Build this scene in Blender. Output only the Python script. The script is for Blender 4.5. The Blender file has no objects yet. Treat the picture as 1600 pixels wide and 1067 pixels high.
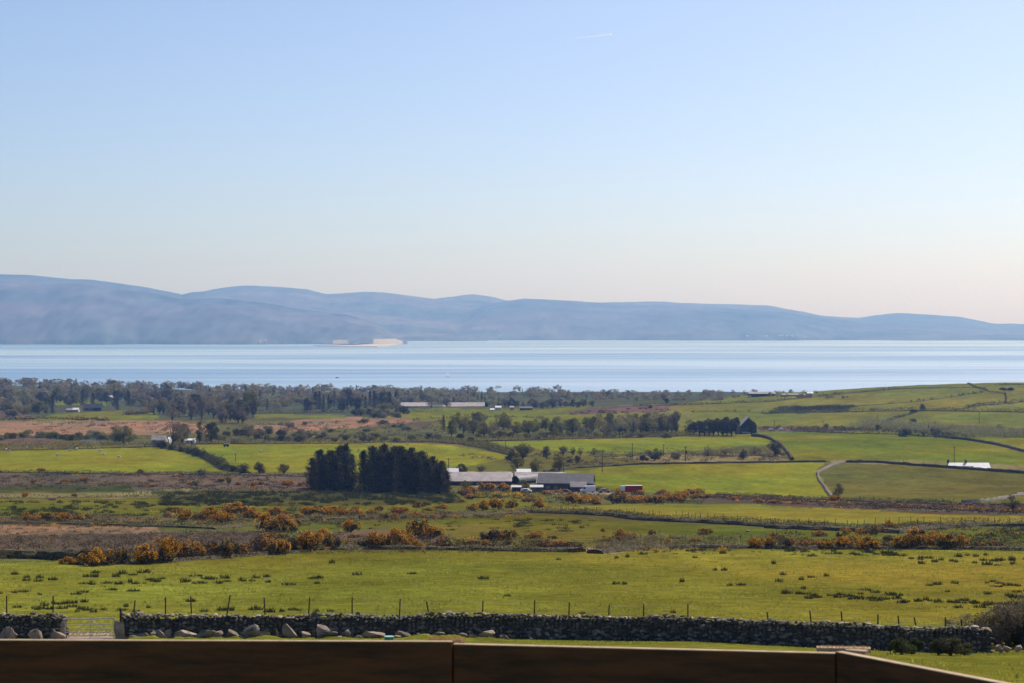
import bpy, math, random
import numpy as np
from mathutils import Vector

# ------------------------------------------------------------------ camera, sky, sun, exposure
scn = bpy.context.scene
COL = scn.collection
F = 3111.0
CAMZ = 100.0
HORIZ = 512.0
PITCH = math.atan((533.5 - HORIZ) / F)
cam_d = bpy.data.cameras.new('camera')
cam_d.lens = 70.0
cam_d.sensor_width = 36.0
cam_d.clip_start = 0.1
cam_d.clip_end = 200000.0
cam_d.dof.use_dof = True
cam_d.dof.focus_distance = 400.0
cam_d.dof.aperture_fstop = 8.0
cam = bpy.data.objects.new('camera', cam_d)
cam.location = (0, 0, CAMZ)
cam.rotation_euler = (math.pi / 2 - PITCH, 0, 0)
COL.objects.link(cam)
scn.camera = cam

SUN_EL, SUN_AZ = 46.0, 36.0            # sun ahead of the camera and to the right
world = bpy.data.worlds.new('World')
scn.world = world
world.use_nodes = True
wn = world.node_tree.nodes
sky = wn.new('ShaderNodeTexSky')
sky.sky_type = 'NISHITA'
sky.sun_disc = False
sky.sun_elevation = math.radians(SUN_EL)
sky.sun_rotation = math.radians(SUN_AZ)
sky.altitude = 100.0
sky.air_density = 0.65
sky.dust_density = 1.5
sky.ozone_density = 6.5
wb = wn.new('ShaderNodeVectorMath')          # white balance of the whole sky
wb.operation = 'MULTIPLY'
wb.inputs[1].default_value = (1.08, 1.012, 0.965)
world.node_tree.links.new(sky.outputs[0], wb.inputs[0])
world.node_tree.links.new(wb.outputs[0], wn['Background'].inputs[0])
wn['Background'].inputs[1].default_value = 0.146

sun_d = bpy.data.lights.new('sun', 'SUN')
sun_d.energy = 4.6
sun_d.angle = math.radians(0.5)
sun_d.color = (1.0, 0.94, 0.86)
sun = bpy.data.objects.new('sun', sun_d)
el, az = math.radians(SUN_EL), math.radians(SUN_AZ)
sdir = Vector((math.sin(az) * math.cos(el), math.cos(az) * math.cos(el), math.sin(el)))
sun.rotation_euler = sdir.to_track_quat('Z', 'Y').to_euler()
COL.objects.link(sun)

scn.view_settings.view_transform = 'Standard'
scn.view_settings.look = 'None'
scn.view_settings.exposure = 0.0
scn.view_settings.gamma = 1.0
scn.view_settings.use_curve_mapping = False
scn.cycles.use_denoising = True
scn.cycles.max_bounces = 6
scn.cycles.volume_bounces = 0
scn.cycles.transparent_max_bounces = 8

R = random.Random(7)
N = np.random.default_rng(11)


# ------------------------------------------------------------------ materials
def mat(name, col, col2=None, scale=3.0, rough=0.9, bump=0.0, bscale=None, spec=0.2, island=0.0,
        objrand=0.0, trans=0.0, space='Object', stretch=None, metal=0.0):
    m = bpy.data.materials.new(name)
    m.use_nodes = True
    nt = m.node_tree
    L = nt.links.new
    b = nt.nodes['Principled BSDF']
    b.inputs['Roughness'].default_value = rough
    b.inputs['Specular IOR Level'].default_value = spec
    b.inputs['Metallic'].default_value = metal
    col2 = col2 or tuple(c * 0.6 for c in col)
    tc = nt.nodes.new('ShaderNodeTexCoord')
    src = tc.outputs['Object']
    if space == 'World':
        g = nt.nodes.new('ShaderNodeNewGeometry')
        src = g.outputs['Position']
    if stretch:
        mp = nt.nodes.new('ShaderNodeMapping')
        mp.inputs['Scale'].default_value = stretch
        L(src, mp.inputs[0])
        src = mp.outputs[0]
    n = nt.nodes.new('ShaderNodeTexNoise')
    n.inputs['Scale'].default_value = scale
    n.inputs['Detail'].default_value = 5
    n.inputs['Roughness'].default_value = 0.65
    L(src, n.inputs['Vector'])
    mr = nt.nodes.new('ShaderNodeMapRange')
    mr.inputs[1].default_value = 0.35
    mr.inputs[2].default_value = 0.65
    L(n.outputs[0], mr.inputs[0])
    mx = nt.nodes.new('ShaderNodeMix')
    mx.data_type = 'RGBA'
    mx.inputs[6].default_value = (*col2, 1)
    mx.inputs[7].default_value = (*col, 1)
    L(mr.outputs[0], mx.inputs[0])
    out = mx.outputs[2]
    fac = None
    if island:
        g2 = nt.nodes.new('ShaderNodeNewGeometry')
        fac = (g2.outputs['Random Per Island'], island)
        out = _vary(nt, out, *fac)
    if objrand:
        oi = nt.nodes.new('ShaderNodeObjectInfo')
        out = _vary(nt, out, oi.outputs['Random'], objrand)
    L(out, b.inputs['Base Color'])
    if bump:
        bn = nt.nodes.new('ShaderNodeTexNoise')
        bn.inputs['Scale'].default_value = bscale or scale * 3
        bn.inputs['Detail'].default_value = 4
        L(src, bn.inputs['Vector'])
        bp = nt.nodes.new('ShaderNodeBump')
        bp.inputs['Strength'].default_value = 0.8
        bp.inputs['Distance'].default_value = bump
        L(bn.outputs[0], bp.inputs['Height'])
        L(bp.outputs[0], b.inputs['Normal'])
    if trans:
        t = nt.nodes.new('ShaderNodeBsdfTranslucent')
        L(out, t.inputs[0])
        ms = nt.nodes.new('ShaderNodeMixShader')
        ms.inputs[0].default_value = trans
        L(b.outputs[0], ms.inputs[1])
        L(t.outputs[0], ms.inputs[2])
        L(ms.outputs[0], nt.nodes['Material Output'].inputs['Surface'])
    return m


def _vary(nt, out, src, amt):
    mr = nt.nodes.new('ShaderNodeMapRange')
    mr.inputs[3].default_value = 1 - amt
    mr.inputs[4].default_value = 1 + amt
    nt.links.new(src, mr.inputs[0])
    vm = nt.nodes.new('ShaderNodeVectorMath')
    vm.operation = 'SCALE'
    nt.links.new(out, vm.inputs[0])
    nt.links.new(mr.outputs[0], vm.inputs['Scale'])
    return vm.outputs[0]


M = {}
M['conifer'] = mat('conifer_needles', (.105, .082, .032), (.040, .034, .015), 6, island=.35, objrand=.2, trans=.12)
M['olive'] = mat('olive_leaves', (.26, .225, .060), (.150, .135, .038), 5, island=.3, objrand=.25, trans=.3)
M['fresh'] = mat('fresh_leaves', (.24, .22, .035), (.14, .14, .026), 5, island=.3, objrand=.2, trans=.35)
M['twig'] = mat('bare_twigs', (.29, .225, .135), (.19, .15, .095), 5, island=.3, objrand=.25, trans=.2)
M['bud'] = mat('budding_twigs', (.32, .25, .12), (.20, .16, .085), 5, island=.3, objrand=.25, trans=.25)
M['dark'] = mat('dark_leaves', (.135, .118, .045), (.080, .072, .030), 5, island=.3, objrand=.25, trans=.15)
M['weed'] = mat('nettle_leaves', (.115, .125, .032), (.06, .068, .02), 5, island=.3, objrand=.2, trans=.3)
M['willow'] = mat('willow_leaves', (.36, .33, .15), (.24, .225, .105), 5, island=.3, objrand=.2, trans=.3)
M['bark'] = mat('bark', (.085, .070, .055), None, 12, bump=.02)
M['gorse'] = mat('gorse_spines', (.085, .080, .030), (.045, .045, .018), 7, island=.35, objrand=.2, trans=.15)
M['gorse_brown'] = mat('old_gorse_stems', (.115, .075, .045), (.055, .042, .025), 7, island=.35, objrand=.2, trans=.15)
M['flower'] = mat('gorse_flowers', (.93, .47, .028), (.72, .30, .018), 6, island=.2, objrand=.1, trans=.45)
M['rush'] = mat('rush_stems', (.085, .088, .026), (.045, .048, .016), 7, island=.35, objrand=.3, trans=.2)
M['rushbrown'] = mat('dead_rush_stems', (.12, .085, .040), (.06, .05, .022), 7, island=.35, objrand=.2, trans=.2)
M['grass'] = mat('grass_blades', (.30, .29, .045), (.20, .20, .032), .6, island=.25, trans=.6, space='World')
M['stone'] = mat('field_stone', (.26, .225, .18), (.085, .076, .062), 2.4, bump=.05, bscale=8, island=.45, objrand=.3, space='World')
M['stone_pale'] = mat('pale_stone', (.46, .33, .25), (.19, .145, .115), 2.2, bump=.04, bscale=7, objrand=.25, space='World')
M['cope'] = mat('sunlit_cope_stone', (.50, .38, .24), (.26, .20, .13), 2.6, bump=.04, bscale=8, objrand=.35, space='World')  # sunlight on the wall top is put into this paler, warmer stone
M['stone_core'] = mat('wall_core_stone', (.10, .095, .085), (.05, .048, .044), 4, bump=.1, space='World')
M['earth'] = mat('earth_bank', (.12, .095, .040), (.045, .040, .018), 1.6, bump=.3, bscale=3, space='World')
M['bankstone'] = mat('bank_stone', (.15, .115, .050), (.045, .038, .018), 2.2, bump=.35, bscale=3, space='World')
M['post'] = mat('post_wood', (.075, .062, .050), None, 8, bump=.01)
M['wire'] = mat('fence_wire', (.22, .21, .20), None, 8, rough=.6, metal=.4)
M['steel'] = mat('galvanised_steel', (.50, .51, .52), (.38, .39, .40), 6, rough=.6, metal=.1)
M['board'] = mat('shaded_plywood', (.175, .066, .024), (.060, .032, .016), 1.6, rough=.75, bump=.003, bscale=9, stretch=(1, 1, 7), spec=.25)  # dark tone stands in for the shade of a house left unbuilt
M['boardedge'] = mat('sawn_wood_lit_edge', (.56, .39, .23), (.38, .26, .15), 9, rough=.7, bump=.002)  # sawn wood; on the board tops its paleness stands in for sunlight
M['bristle'] = mat('coir_bristles', (.62, .40, .20), (.42, .24, .11), 15, island=.4, trans=.3)
M['green_plastic'] = mat('green_plastic', (.03, .26, .17), (.02, .2, .13), 4, rough=.4, spec=.5)
M['lid'] = mat('pale_green_lid', (.30, .55, .44), (.25, .48, .38), 4, rough=.4, spec=.5)
M['white'] = mat('white_paint', (.78, .77, .75), (.66, .65, .62), 2, rough=.6)
M['whiteroof'] = mat('white_roof', (.80, .77, .74), (.70, .66, .63), .7, rough=.5)
M['tin'] = mat('grey_roof_sheet', (.40, .36, .34), (.25, .20, .17), .45, rough=.6, space='World')
M['paletin'] = mat('pale_roof_sheet', (.58, .50, .46), (.42, .34, .30), .35, rough=.6, space='World')
M['slate'] = mat('slate', (.15, .14, .14), (.10, .095, .10), .8, rough=.6, space='World')
M['darkwall'] = mat('dark_barn_wall', (.075, .072, .070), (.045, .045, .045), .8, space='World')
M['stonewall'] = mat('rubble_wall', (.20, .18, .155), (.13, .12, .105), 1.5, space='World')
M['cream'] = mat('cream_render', (.50, .46, .40), (.42, .38, .33), 1.0, space='World')
M['glass'] = mat('dark_glass', (.03, .035, .04), (.02, .022, .025), 2, rough=.1, spec=.6)
M['red'] = mat('red_paint', (.42, .025, .022), (.33, .02, .02), 2, rough=.5)
M['vanwhite'] = mat('van_white', (.74, .76, .80), (.68, .70, .74), 2, rough=.35, spec=.5)
M['sail'] = mat('white_sail', (.85, .85, .85), (.8, .8, .8), 1, rough=.7, trans=.8)
M['tyre'] = mat('tyre_rubber', (.02, .02, .02), None, 5)
M['wool'] = mat('wool', (.68, .64, .56), (.52, .48, .42), 6, bump=.03)
M['darkcar'] = mat('dark_car_paint', (.06, .065, .08), None, 2, rough=.35, spec=.5)
M['pink'] = mat('red_plastic', (.55, .03, .10), (.42, .02, .08), 3, rough=.5)


# ------------------------------------------------------------------ object helpers
def np_mesh(name, V, T, mats=None, midx=None, smooth=False):
    V = np.asarray(V, dtype=np.float32)
    T = np.asarray(T, dtype=np.int32)
    me = bpy.data.meshes.new(name)
    k = T.shape[1]
    me.vertices.add(len(V))
    me.vertices.foreach_set('co', V.ravel())
    me.loops.add(len(T) * k)
    me.loops.foreach_set('vertex_index', T.ravel())
    me.polygons.add(len(T))
    me.polygons.foreach_set('loop_start', np.arange(len(T), dtype=np.int32) * k)
    me.polygons.foreach_set('loop_total', np.full(len(T), k, dtype=np.int32))
    if midx is not None:
        me.polygons.foreach_set('material_index', np.asarray(midx, dtype=np.int32))
    me.polygons.foreach_set('use_smooth', np.full(len(T), smooth, dtype=bool))
    me.update(calc_edges=True)
    for m in (mats or []):
        me.materials.append(m)
    return me


def link(name, me, parent=None, loc=None, rot=None, scale=None):
    o = bpy.data.objects.new(name, me)
    COL.objects.link(o)
    if parent is not None:
        o.parent = parent
    if loc is not None:
        o.location = loc
    if rot is not None:
        o.rotation_euler = rot
    if scale is not None:
        o.scale = scale
    return o


def tag(o, label=None, cat=None, group=None, kind=None):
    if label:
        o['label'] = label
    if cat:
        o['category'] = cat
    if group:
        o['group'] = group
    if kind:
        o['kind'] = kind
    return o


def thing(name, label, cat, loc=(0, 0, 0), rotz=0, group=None):
    o = link(name, None, loc=loc, rot=(0, 0, rotz))
    o.empty_display_size = 0.2
    return tag(o, label, cat, group)


class MB:
    """collects triangles"""
    def __init__(s):
        s.V, s.T, s.n = [], [], 0

    def add(s, V, T):
        V = np.asarray(V, dtype=float).reshape(-1, 3)
        T = np.asarray(T, dtype=int).reshape(-1, 3)
        s.V.append(V)
        s.T.append(T + s.n)
        s.n += len(V)
        return s

    def box(s, c, d, rz=0.0):
        x, y, z = d[0] / 2, d[1] / 2, d[2] / 2
        V = np.array([[a * x, b * y, e * z] for a in (-1, 1) for b in (-1, 1) for e in (-1, 1)])
        if rz:
            cs, sn = math.cos(rz), math.sin(rz)
            V = V @ np.array([[cs, sn, 0], [-sn, cs, 0], [0, 0, 1]])
        T = [(0, 1, 3), (0, 3, 2), (4, 6, 7), (4, 7, 5), (0, 4, 5), (0, 5, 1), (2, 3, 7), (2, 7, 6), (0, 2, 6), (0, 6, 4), (1, 5, 7), (1, 7, 3)]
        return s.add(V + np.array(c), T)

    def tube(s, p0, p1, r0, r1, n=5):
        p0, p1 = np.array(p0, float), np.array(p1, float)
        d = p1 - p0
        d /= (np.linalg.norm(d) + 1e-9)
        a = np.cross(d, [0, 0, 1.0] if abs(d[2]) < .9 else [1.0, 0, 0])
        a /= np.linalg.norm(a)
        b = np.cross(d, a)
        V = []
        for p, r in ((p0, r0), (p1, r1)):
            for k in range(n):
                t = 2 * math.pi * k / n
                V.append(p + r * (math.cos(t) * a + math.sin(t) * b))
        V.append(p0)
        V.append(p1)
        T = []
        for k in range(n):
            j = (k + 1) % n
            T += [(k, n + k, n + j), (k, n + j, j), (2 * n, k, j), (2 * n + 1, n + j, n + k)]
        return s.add(V, T)

    def poly(s, pts, thick):
        """prism: polygon pts (3D, convex, planar) extruded by vector thick"""
        P = np.array(pts, float)
        k = len(P)
        V = np.vstack([P, P + np.array(thick, float)])
        T = []
        for i in range(1, k - 1):
            T += [(0, i + 1, i), (k, k + i, k + i + 1)]
        for i in range(k):
            j = (i + 1) % k
            T += [(i, j, k + j), (i, k + j, k + i)]
        return s.add(V, T)

    def arrays(s):
        return np.vstack(s.V), np.vstack(s.T)

    def mesh(s, name, m, smooth=False):
        V, T = s.arrays()
        return np_mesh(name, V, T, [m], smooth=smooth)

    def obj(s, name, m, parent=None, smooth=False):
        return link(name, s.mesh(name, m, smooth), parent)


def leaves(P, S, rng, flat=0.0):
    """random triangles at points P of size S"""
    P = np.asarray(P)
    n = len(P)
    S = np.broadcast_to(np.asarray(S), (n,))
    D = rng.normal(size=(n, 3, 3))
    if flat:
        D[:, :, 2] *= (1 - flat)
    D -= D.mean(axis=1, keepdims=True)
    D /= np.linalg.norm(D, axis=2, keepdims=True) + 1e-6
    V = P[:, None, :] + D * S[:, None, None]
    return V.reshape(-1, 3), np.arange(3 * n).reshape(-1, 3)


# ------------------------------------------------------------------ value noise for shapes
_G = np.random.default_rng(5).random((256, 256))


def vnoise(x, y):
    xi, yi = np.floor(x).astype(int), np.floor(y).astype(int)
    fx, fy = x - xi, y - yi
    fx, fy = fx * fx * (3 - 2 * fx), fy * fy * (3 - 2 * fy)
    a = _G[xi % 256, yi % 256]; b = _G[(xi + 1) % 256, yi % 256]
    c = _G[xi % 256, (yi + 1) % 256]; d = _G[(xi + 1) % 256, (yi + 1) % 256]
    return (a * (1 - fx) + b * fx) * (1 - fy) + (c * (1 - fx) + d * fx) * fy - .5


def fbm(x, y, o=4):
    s, a = 0, 1.0
    for k in range(o):
        s = s + a * vnoise(x + 17.3 * k, y - 9.1 * k)
        x, y, a = x * 2.03, y * 2.03, a * .5
    return s


# ------------------------------------------------------------------ terrain height
PY_T = np.array([1050, 1000, 985, 920, 860, 840, 800, 775, 768, 740, 700, 680, 655, 640, 620, 612])
D_T = np.array([62, 113, 125, 180, 260, 320, 450, 620, 700, 800, 1000, 1200, 1600, 2000, 2600, 3080.])
Z_T = CAMZ - (PY_T - HORIZ) / F * D_T
_Dd = np.linspace(0, 4200, 8401)
_dn = np.concatenate([[0, 12.6, 30], D_T, [3300, 4200]])
_zn = np.concatenate([[97.6, 96.5, 94.3], Z_T, [-6, -12]])
_Zd = np.interp(_Dd, _dn, _zn)
_k = np.ones(41) / 41
_Zs = np.convolve(np.pad(_Zd, 20, mode='edge'), _k, mode='valid')
_w = np.clip((_Dd - 130) / 150, 0, 1)
_Zd = _Zd * (1 - _w) + _Zs * _w


def height(x, y):
    x = np.asarray(x, float)
    y = np.asarray(y, float)
    d = np.where(y > 0, y, 0)
    z = np.interp(d, _Dd, _Zd)
    z = z + np.where(y < 0, -y * .05, 0)
    # right hill
    hx = np.where(x > 480, 0, (x - 480) / 340.0)
    hy = np.where(y < 1750, (y - 1750) / 420.0, (y - 1750) / 600.0)
    z = z + 29.0 * np.exp(-hx * hx - hy * hy)
    # left coastal rise
    z = z + 13.0 * np.exp(-np.where(x < -750, 0, (x + 750) / 330.0) ** 2 - ((y - 2850) / 260.0) ** 2)
    # right side of the yard falls a little, right fields undulate
    z = z - 0.55 * np.clip((x - 10) / 12, 0, 1) * np.clip((160 - y) / 40, 0, 1) * np.clip((y - 40) / 30, 0, 1)
    px = x / np.maximum(y, 1) * F + 800
    z = z + .20 * np.clip((840 - px) / 120, 0, 1) * np.clip((px - 190) / 20, 0, 1) * np.exp(-((y - 111.0) / 1.6) ** 2) * (1 + 1.5 * fbm(px / 26., y / 2., 3))
    amp = np.clip((d - 118) / 300, 0, 1)
    z = z + amp * 1.3 * fbm(x / 85.0, y / 85.0, 3) + np.clip((d - 60) / 100, 0, 1) * .25 * fbm(x / 9.0, y / 9.0, 3)
    return z


_DS = np.concatenate([np.arange(14, 200, .5), np.arange(200, 800, 1.0), np.arange(800, 3400, 4.0)])


def ray(px, py):
    dx = (px - 800) / F
    du = -(py - 533.5) / F
    cp, sp = math.cos(PITCH), math.sin(PITCH)
    return np.array([dx, cp + du * sp, -sp + du * cp])


def gp(px, py):
    """ground point seen at pixel px,py"""
    r = ray(px, py)
    r = r / r[1]
    h = height(r[0] * _DS, _DS)
    a = np.maximum.accumulate((h - CAMZ) / _DS)
    i = int(np.searchsorted(a, r[2]))
    if i >= len(_DS):
        i = len(_DS) - 1
        D = 3000.
    elif i == 0:
        D = _DS[0]
    else:
        a0, a1 = a[i - 1], a[i]
        t = 0 if a1 == a0 else (r[2] - a0) / (a1 - a0)
        D = _DS[i - 1] + t * (_DS[i] - _DS[i - 1])
    x = r[0] * D
    return np.array([x, D, float(height(x, D))])


def at(px, D):
    """ground point in the direction px at distance D"""
    x = (px - 800) / F * D
    return np.array([x, D, float(height(x, D))])


# ------------------------------------------------------------------ terrain colour areas (land use seen from above, laid out along sight lines)
C = dict(
    scrub=(.105, .095, .030), pasture=(.180, .178, .014), lush=(.138, .142, .011), near=(.192, .165, .022),
    yard=(.140, .148, .020), brown=(.130, .085, .055), red=(.255, .145, .080), olive=(.112, .103, .020),
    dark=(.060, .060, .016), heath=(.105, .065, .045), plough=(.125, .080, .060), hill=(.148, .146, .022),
    rushy=(.112, .112, .016), mud=(.30, .21, .15), dry=(.20, .16, .060), wood=(.075, .080, .035), path=(.34, .25, .17))
AREAS = [
    ('wood', [(-900, 560), (2400, 560), (2400, 655), (-900, 655)]),
    ('lush', [(85, 624), (165, 626), (160, 633), (85, 631)]),
    ('hill', [(820, 640), (900, 634), (1050, 632), (1300, 600), (2400, 560), (2400, 700), (1230, 700), (1040, 675), (900, 664), (820, 655)]),
    ('lush', [(600, 640), (700, 637), (840, 638), (960, 634), (960, 655), (740, 672), (600, 656)]),
    ('lush', [(400, 646), (545, 646), (545, 652), (400, 652)]),
    ('lush', [(30, 655), (110, 645), (160, 641), (245, 641), (245, 657), (150, 657)]),
    ('brown', [(-900, 643), (35, 643), (50, 650), (-900, 655)]),
    ('red', [(-900, 657), (100, 656), (280, 657), (340, 668), (300, 682), (120, 680), (-900, 672)]),
    ('red', [(455, 656), (560, 651), (640, 653), (640, 662), (560, 668), (440, 668)]),
    ('brown', [(600, 662), (660, 656), (700, 660), (650, 668)]),
    ('scrub', [(-900, 672), (120, 680), (640, 668), (760, 664), (1060, 668), (1060, 680), (700, 693), (-900, 700)]),
    ('red', [(400, 662), (520, 664), (520, 672), (395, 675)]),
    ('red', [(480, 676), (515, 676), (513, 682), (484, 682)]),
    ('brown', [(-900, 684), (70, 684), (110, 692), (-900, 694)]),
    ('plough', [(860, 648), (910, 638), (960, 634), (1040, 633), (1062, 641), (1010, 644), (900, 647)]),
    ('brown', [(1180, 667), (1260, 665), (1420, 666), (1420, 672), (1190, 674)]),
    ('dark', [(1215, 634), (1330, 632), (1330, 643), (1190, 645)]),
    ('pasture', [(-900, 704), (0, 702), (60, 700), (240, 697), (300, 706), (352, 737), (200, 737), (-900, 732)]),
    ('pasture', [(300, 694), (440, 693), (600, 690), (690, 692), (790, 710), (805, 738), (480, 738), (390, 738), (350, 728)]),
    ('pasture', [(765, 690), (870, 687), (1080, 682), (1200, 682), (1212, 692), (1060, 706), (980, 710), (860, 702)]),
    ('olive', [(700, 735), (800, 715), (860, 702), (980, 709), (1060, 707), (1212, 696), (1240, 720), (1000, 724), (860, 736)]),
    ('dry', [(960, 712), (1060, 709), (1215, 706), (1235, 719), (1010, 723)]),
    ('lush', [(1200, 676), (1320, 676), (1400, 677), (1520, 690), (1600, 708), (2400, 760), (2400, 800), (1600, 738), (1400, 725), (1300, 719), (1240, 720)]),
    ('pasture', [(1440, 681), (1600, 683), (2400, 690), (2400, 740), (1600, 704), (1520, 688)]),
    ('dry', [(1300, 717), (1460, 719), (1600, 727), (2400, 770), (2400, 790), (1600, 740), (1420, 726), (1300, 721)]),
    ('pasture', [(840, 740), (1000, 725), (1130, 723), (1290, 721), (1275, 740), (1302, 777), (1100, 774), (930, 762)]),
    ('olive', [(1322, 723), (1430, 727), (1600, 739), (2400, 790), (2400, 830), (1600, 786), (1500, 786), (1304, 780), (1285, 742)]),
    ('brown', [(-900, 734), (200, 739), (500, 740), (500, 766), (240, 764), (-900, 766)]),
    ('dark', [(-900, 757), (205, 757), (215, 768), (-900, 774)]),
    ('dry', [(-900, 772), (180, 770), (300, 762), (300, 772), (240, 777), (-900, 780)]),
    ('rushy', [(-900, 779), (200, 777), (300, 772), (700, 768), (880, 764), (930, 775), (880, 800), (560, 806), (320, 806), (-900, 812)]),
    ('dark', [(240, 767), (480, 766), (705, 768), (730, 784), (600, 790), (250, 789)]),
    ('brown', [(-900, 808), (60, 808), (560, 806), (720, 800), (720, 808), (-900, 818)]),
    ('red', [(-900, 817), (60, 819), (240, 822), (250, 832), (-900, 852)]),
    ('heath', [(-900, 846), (250, 832), (430, 828), (420, 864), (250, 870), (-900, 868)]),
    ('olive', [(300, 812), (560, 806), (860, 802), (930, 812), (1200, 822), (1600, 824), (1600, 850), (1000, 858), (440, 862), (480, 834), (560, 832), (320, 824)]),
    ('brown', [(520, 830), (600, 828), (690, 836), (690, 845), (520, 846)]),
    ('rushy', [(640, 806), (900, 808), (1200, 826), (2400, 850), (2400, 856), (1000, 836), (640, 815)]),
    ('heath', [(1100, 771), (1300, 780), (1600, 786), (2400, 810), (2400, 840), (1600, 804), (1450, 800), (1180, 787), (1090, 783)]),
    ('near', [(840, 792), (1000, 786), (1180, 788), (1450, 801), (1600, 806), (2400, 850), (2400, 855), (1600, 818), (1200, 816), (960, 802), (830, 800)]),
    ('near', [(-900, 884), (60, 878), (250, 876), (400, 865), (800, 859), (1600, 856), (2400, 860), (2400, 990), (-900, 990)]),
    ('path', [(903, 856), (925, 854), (972, 862), (960, 864), (912, 862)]),
    ('path', [(878, 762), (930, 768), (1000, 770), (1000, 773), (880, 772), (700, 756)]),
    ('yard', [(-900, 990), (300, 990), (900, 985), (1300, 975), (2400, 975), (2400, 1300), (-900, 1300)]),
    ('mud', [(100, 986), (180, 986), (185, 1004), (95, 1004)]),
]


def inside(px, py, poly):
    r = np.zeros(px.shape, bool)
    n = len(poly)
    for i in range(n):
        x0, y0 = poly[i]
        x1, y1 = poly[(i + 1) % n]
        if y0 == y1:
            continue
        c = ((y0 > py) != (y1 > py)) & (px < (x1 - x0) * (py - y0) / (y1 - y0) + x0)
        r ^= c
    return r


def build_terrain():
    u = np.concatenate([np.linspace(-3.0, -.62, 14), np.linspace(-.60, -.27, 24), np.linspace(-.265, .265, 620), np.linspace(.27, .60, 24), np.linspace(.62, 3.0, 14)])
    pys = np.arange(1300, 611, -1.15)
    Dm = np.interp(-pys, -PY_T[::1], D_T)
    Dm = np.where(pys > 1050, 62 * (538 / (pys - 512)), Dm)
    Dm = np.unique(np.concatenate([[2, 8, 14, 20, 26, 32], Dm[Dm > 34], np.linspace(3090, 3700, 14)]))
    U, Y = np.meshgrid(u, Dm)
    X = U * (Y + 0)
    Z = height(X, Y)
    # pixel coordinates of each vertex
    cp, sp = math.cos(PITCH), math.sin(PITCH)
    fz = Y * cp - (Z - CAMZ) * sp
    uz = Y * sp + (Z - CAMZ) * cp
    px = 800 + F * X / fz
    py = 533.5 - F * uz / fz
    jx = 26 * fbm(X / (Y * .02) , Y / (Y * .1 + 1) + Y / 60, 3)
    jy = 3.2 * fbm(X / (Y * .012) + 40, Y / 40, 3)
    colr = np.zeros(X.shape + (3,))
    colr[:] = C['yard']
    colr[Y > 118] = C['scrub']
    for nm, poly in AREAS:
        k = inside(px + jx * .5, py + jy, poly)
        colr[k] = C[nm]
    # wear within the areas (patchy growth)
    w1 = fbm(X / 30., Y / 60., 4)
    w2 = fbm(X / 6. + 9, Y / 14., 4)
    colr *= (1 + .34 * w1 + .30 * w2)[..., None]
    colr[..., 0] *= 1 + .34 * fbm(X / 45. + 5, Y / 70. + 3, 3)
    isn = inside(px, py, AREAS[-4][1])
    # worn drier patches of the near pasture
    dry = np.clip(fbm(X / 12. + 3, Y / 26. + 8, 5) * 2.6 + .1, 0, 1) * isn
    colr = colr * (1 - .6 * dry[..., None]) + np.array([.195, .120, .045]) * .6 * dry[..., None]
    ny, nx = X.shape
    idx = np.arange(ny * nx).reshape(ny, nx)
    Q = np.stack([idx[:-1, :-1], idx[:-1, 1:], idx[1:, 1:], idx[1:, :-1]], -1).reshape(-1, 4)
    me = np_mesh('ground', np.stack([X, Y, Z], -1).reshape(-1, 3), Q, smooth=True)
    ca = me.color_attributes.new('land', 'FLOAT_COLOR', 'POINT')
    ca.data.foreach_set('color', np.concatenate([np.clip(colr, 0, 1), np.ones(X.shape + (1,))], -1).astype(np.float32).ravel())
    m = bpy.data.materials.new('ground_cover')
    m.use_nodes = True
    nt = m.node_tree
    L = nt.links.new
    b = nt.nodes['Principled BSDF']
    b.inputs['Roughness'].default_value = .95
    b.inputs['Specular IOR Level'].default_value = 0
    a = nt.nodes.new('ShaderNodeAttribute'); a.attribute_name = 'land'
    g = nt.nodes.new('ShaderNodeNewGeometry')
    out = a.outputs['Color']
    for sc_, lo, hi, det in ((.45, .62, 1.36, 7), (2.6, .60, 1.38, 6), (.06, .82, 1.16, 4)):
        n = nt.nodes.new('ShaderNodeTexNoise')
        n.inputs['Scale'].default_value = sc_
        n.inputs['Detail'].default_value = det
        n.inputs['Roughness'].default_value = .7
        L(g.outputs['Position'], n.inputs['Vector'])
        mr = nt.nodes.new('ShaderNodeMapRange')
        mr.inputs[1].default_value = .3; mr.inputs[2].default_value = .7
        mr.inputs[3].default_value = lo; mr.inputs[4].default_value = hi
        L(n.outputs[0], mr.inputs[0])
        vm = nt.nodes.new('ShaderNodeVectorMath'); vm.operation = 'SCALE'
        L(out, vm.inputs[0]); L(mr.outputs[0], vm.inputs['Scale'])
        out = vm.outputs[0]
    L(out, b.inputs['Base Color'])
    n = nt.nodes.new('ShaderNodeTexNoise'); n.inputs['Scale'].default_value = 1.6; n.inputs['Detail'].default_value = 8
    n.inputs['Roughness'].default_value = .75
    L(g.outputs['Position'], n.inputs['Vector'])
    bp = nt.nodes.new('ShaderNodeBump'); bp.inputs['Strength'].default_value = .7; bp.inputs['Distance'].default_value = .22
    L(n.outputs[0], bp.inputs['Height']); L(bp.outputs[0], b.inputs['Normal'])
    me.materials.append(m)
    o = link('ground', me)
    tag(o, 'rolling green and brown farmland falling away to the sea', kind='structure')
    # ground behind and beside the viewpoint
    mb = MB()
    xs = np.linspace(-1500, 1500, 31)
    ys = np.linspace(-1500, 2.0, 20)
    Xb, Yb = np.meshgrid(xs, ys)
    Zb = height(Xb, Yb)
    idx = np.arange(Xb.size).reshape(Xb.shape)
    Qb = np.stack([idx[:-1, :-1], idx[:-1, 1:], idx[1:, 1:], idx[1:, :-1]], -1).reshape(-1, 4)
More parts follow.
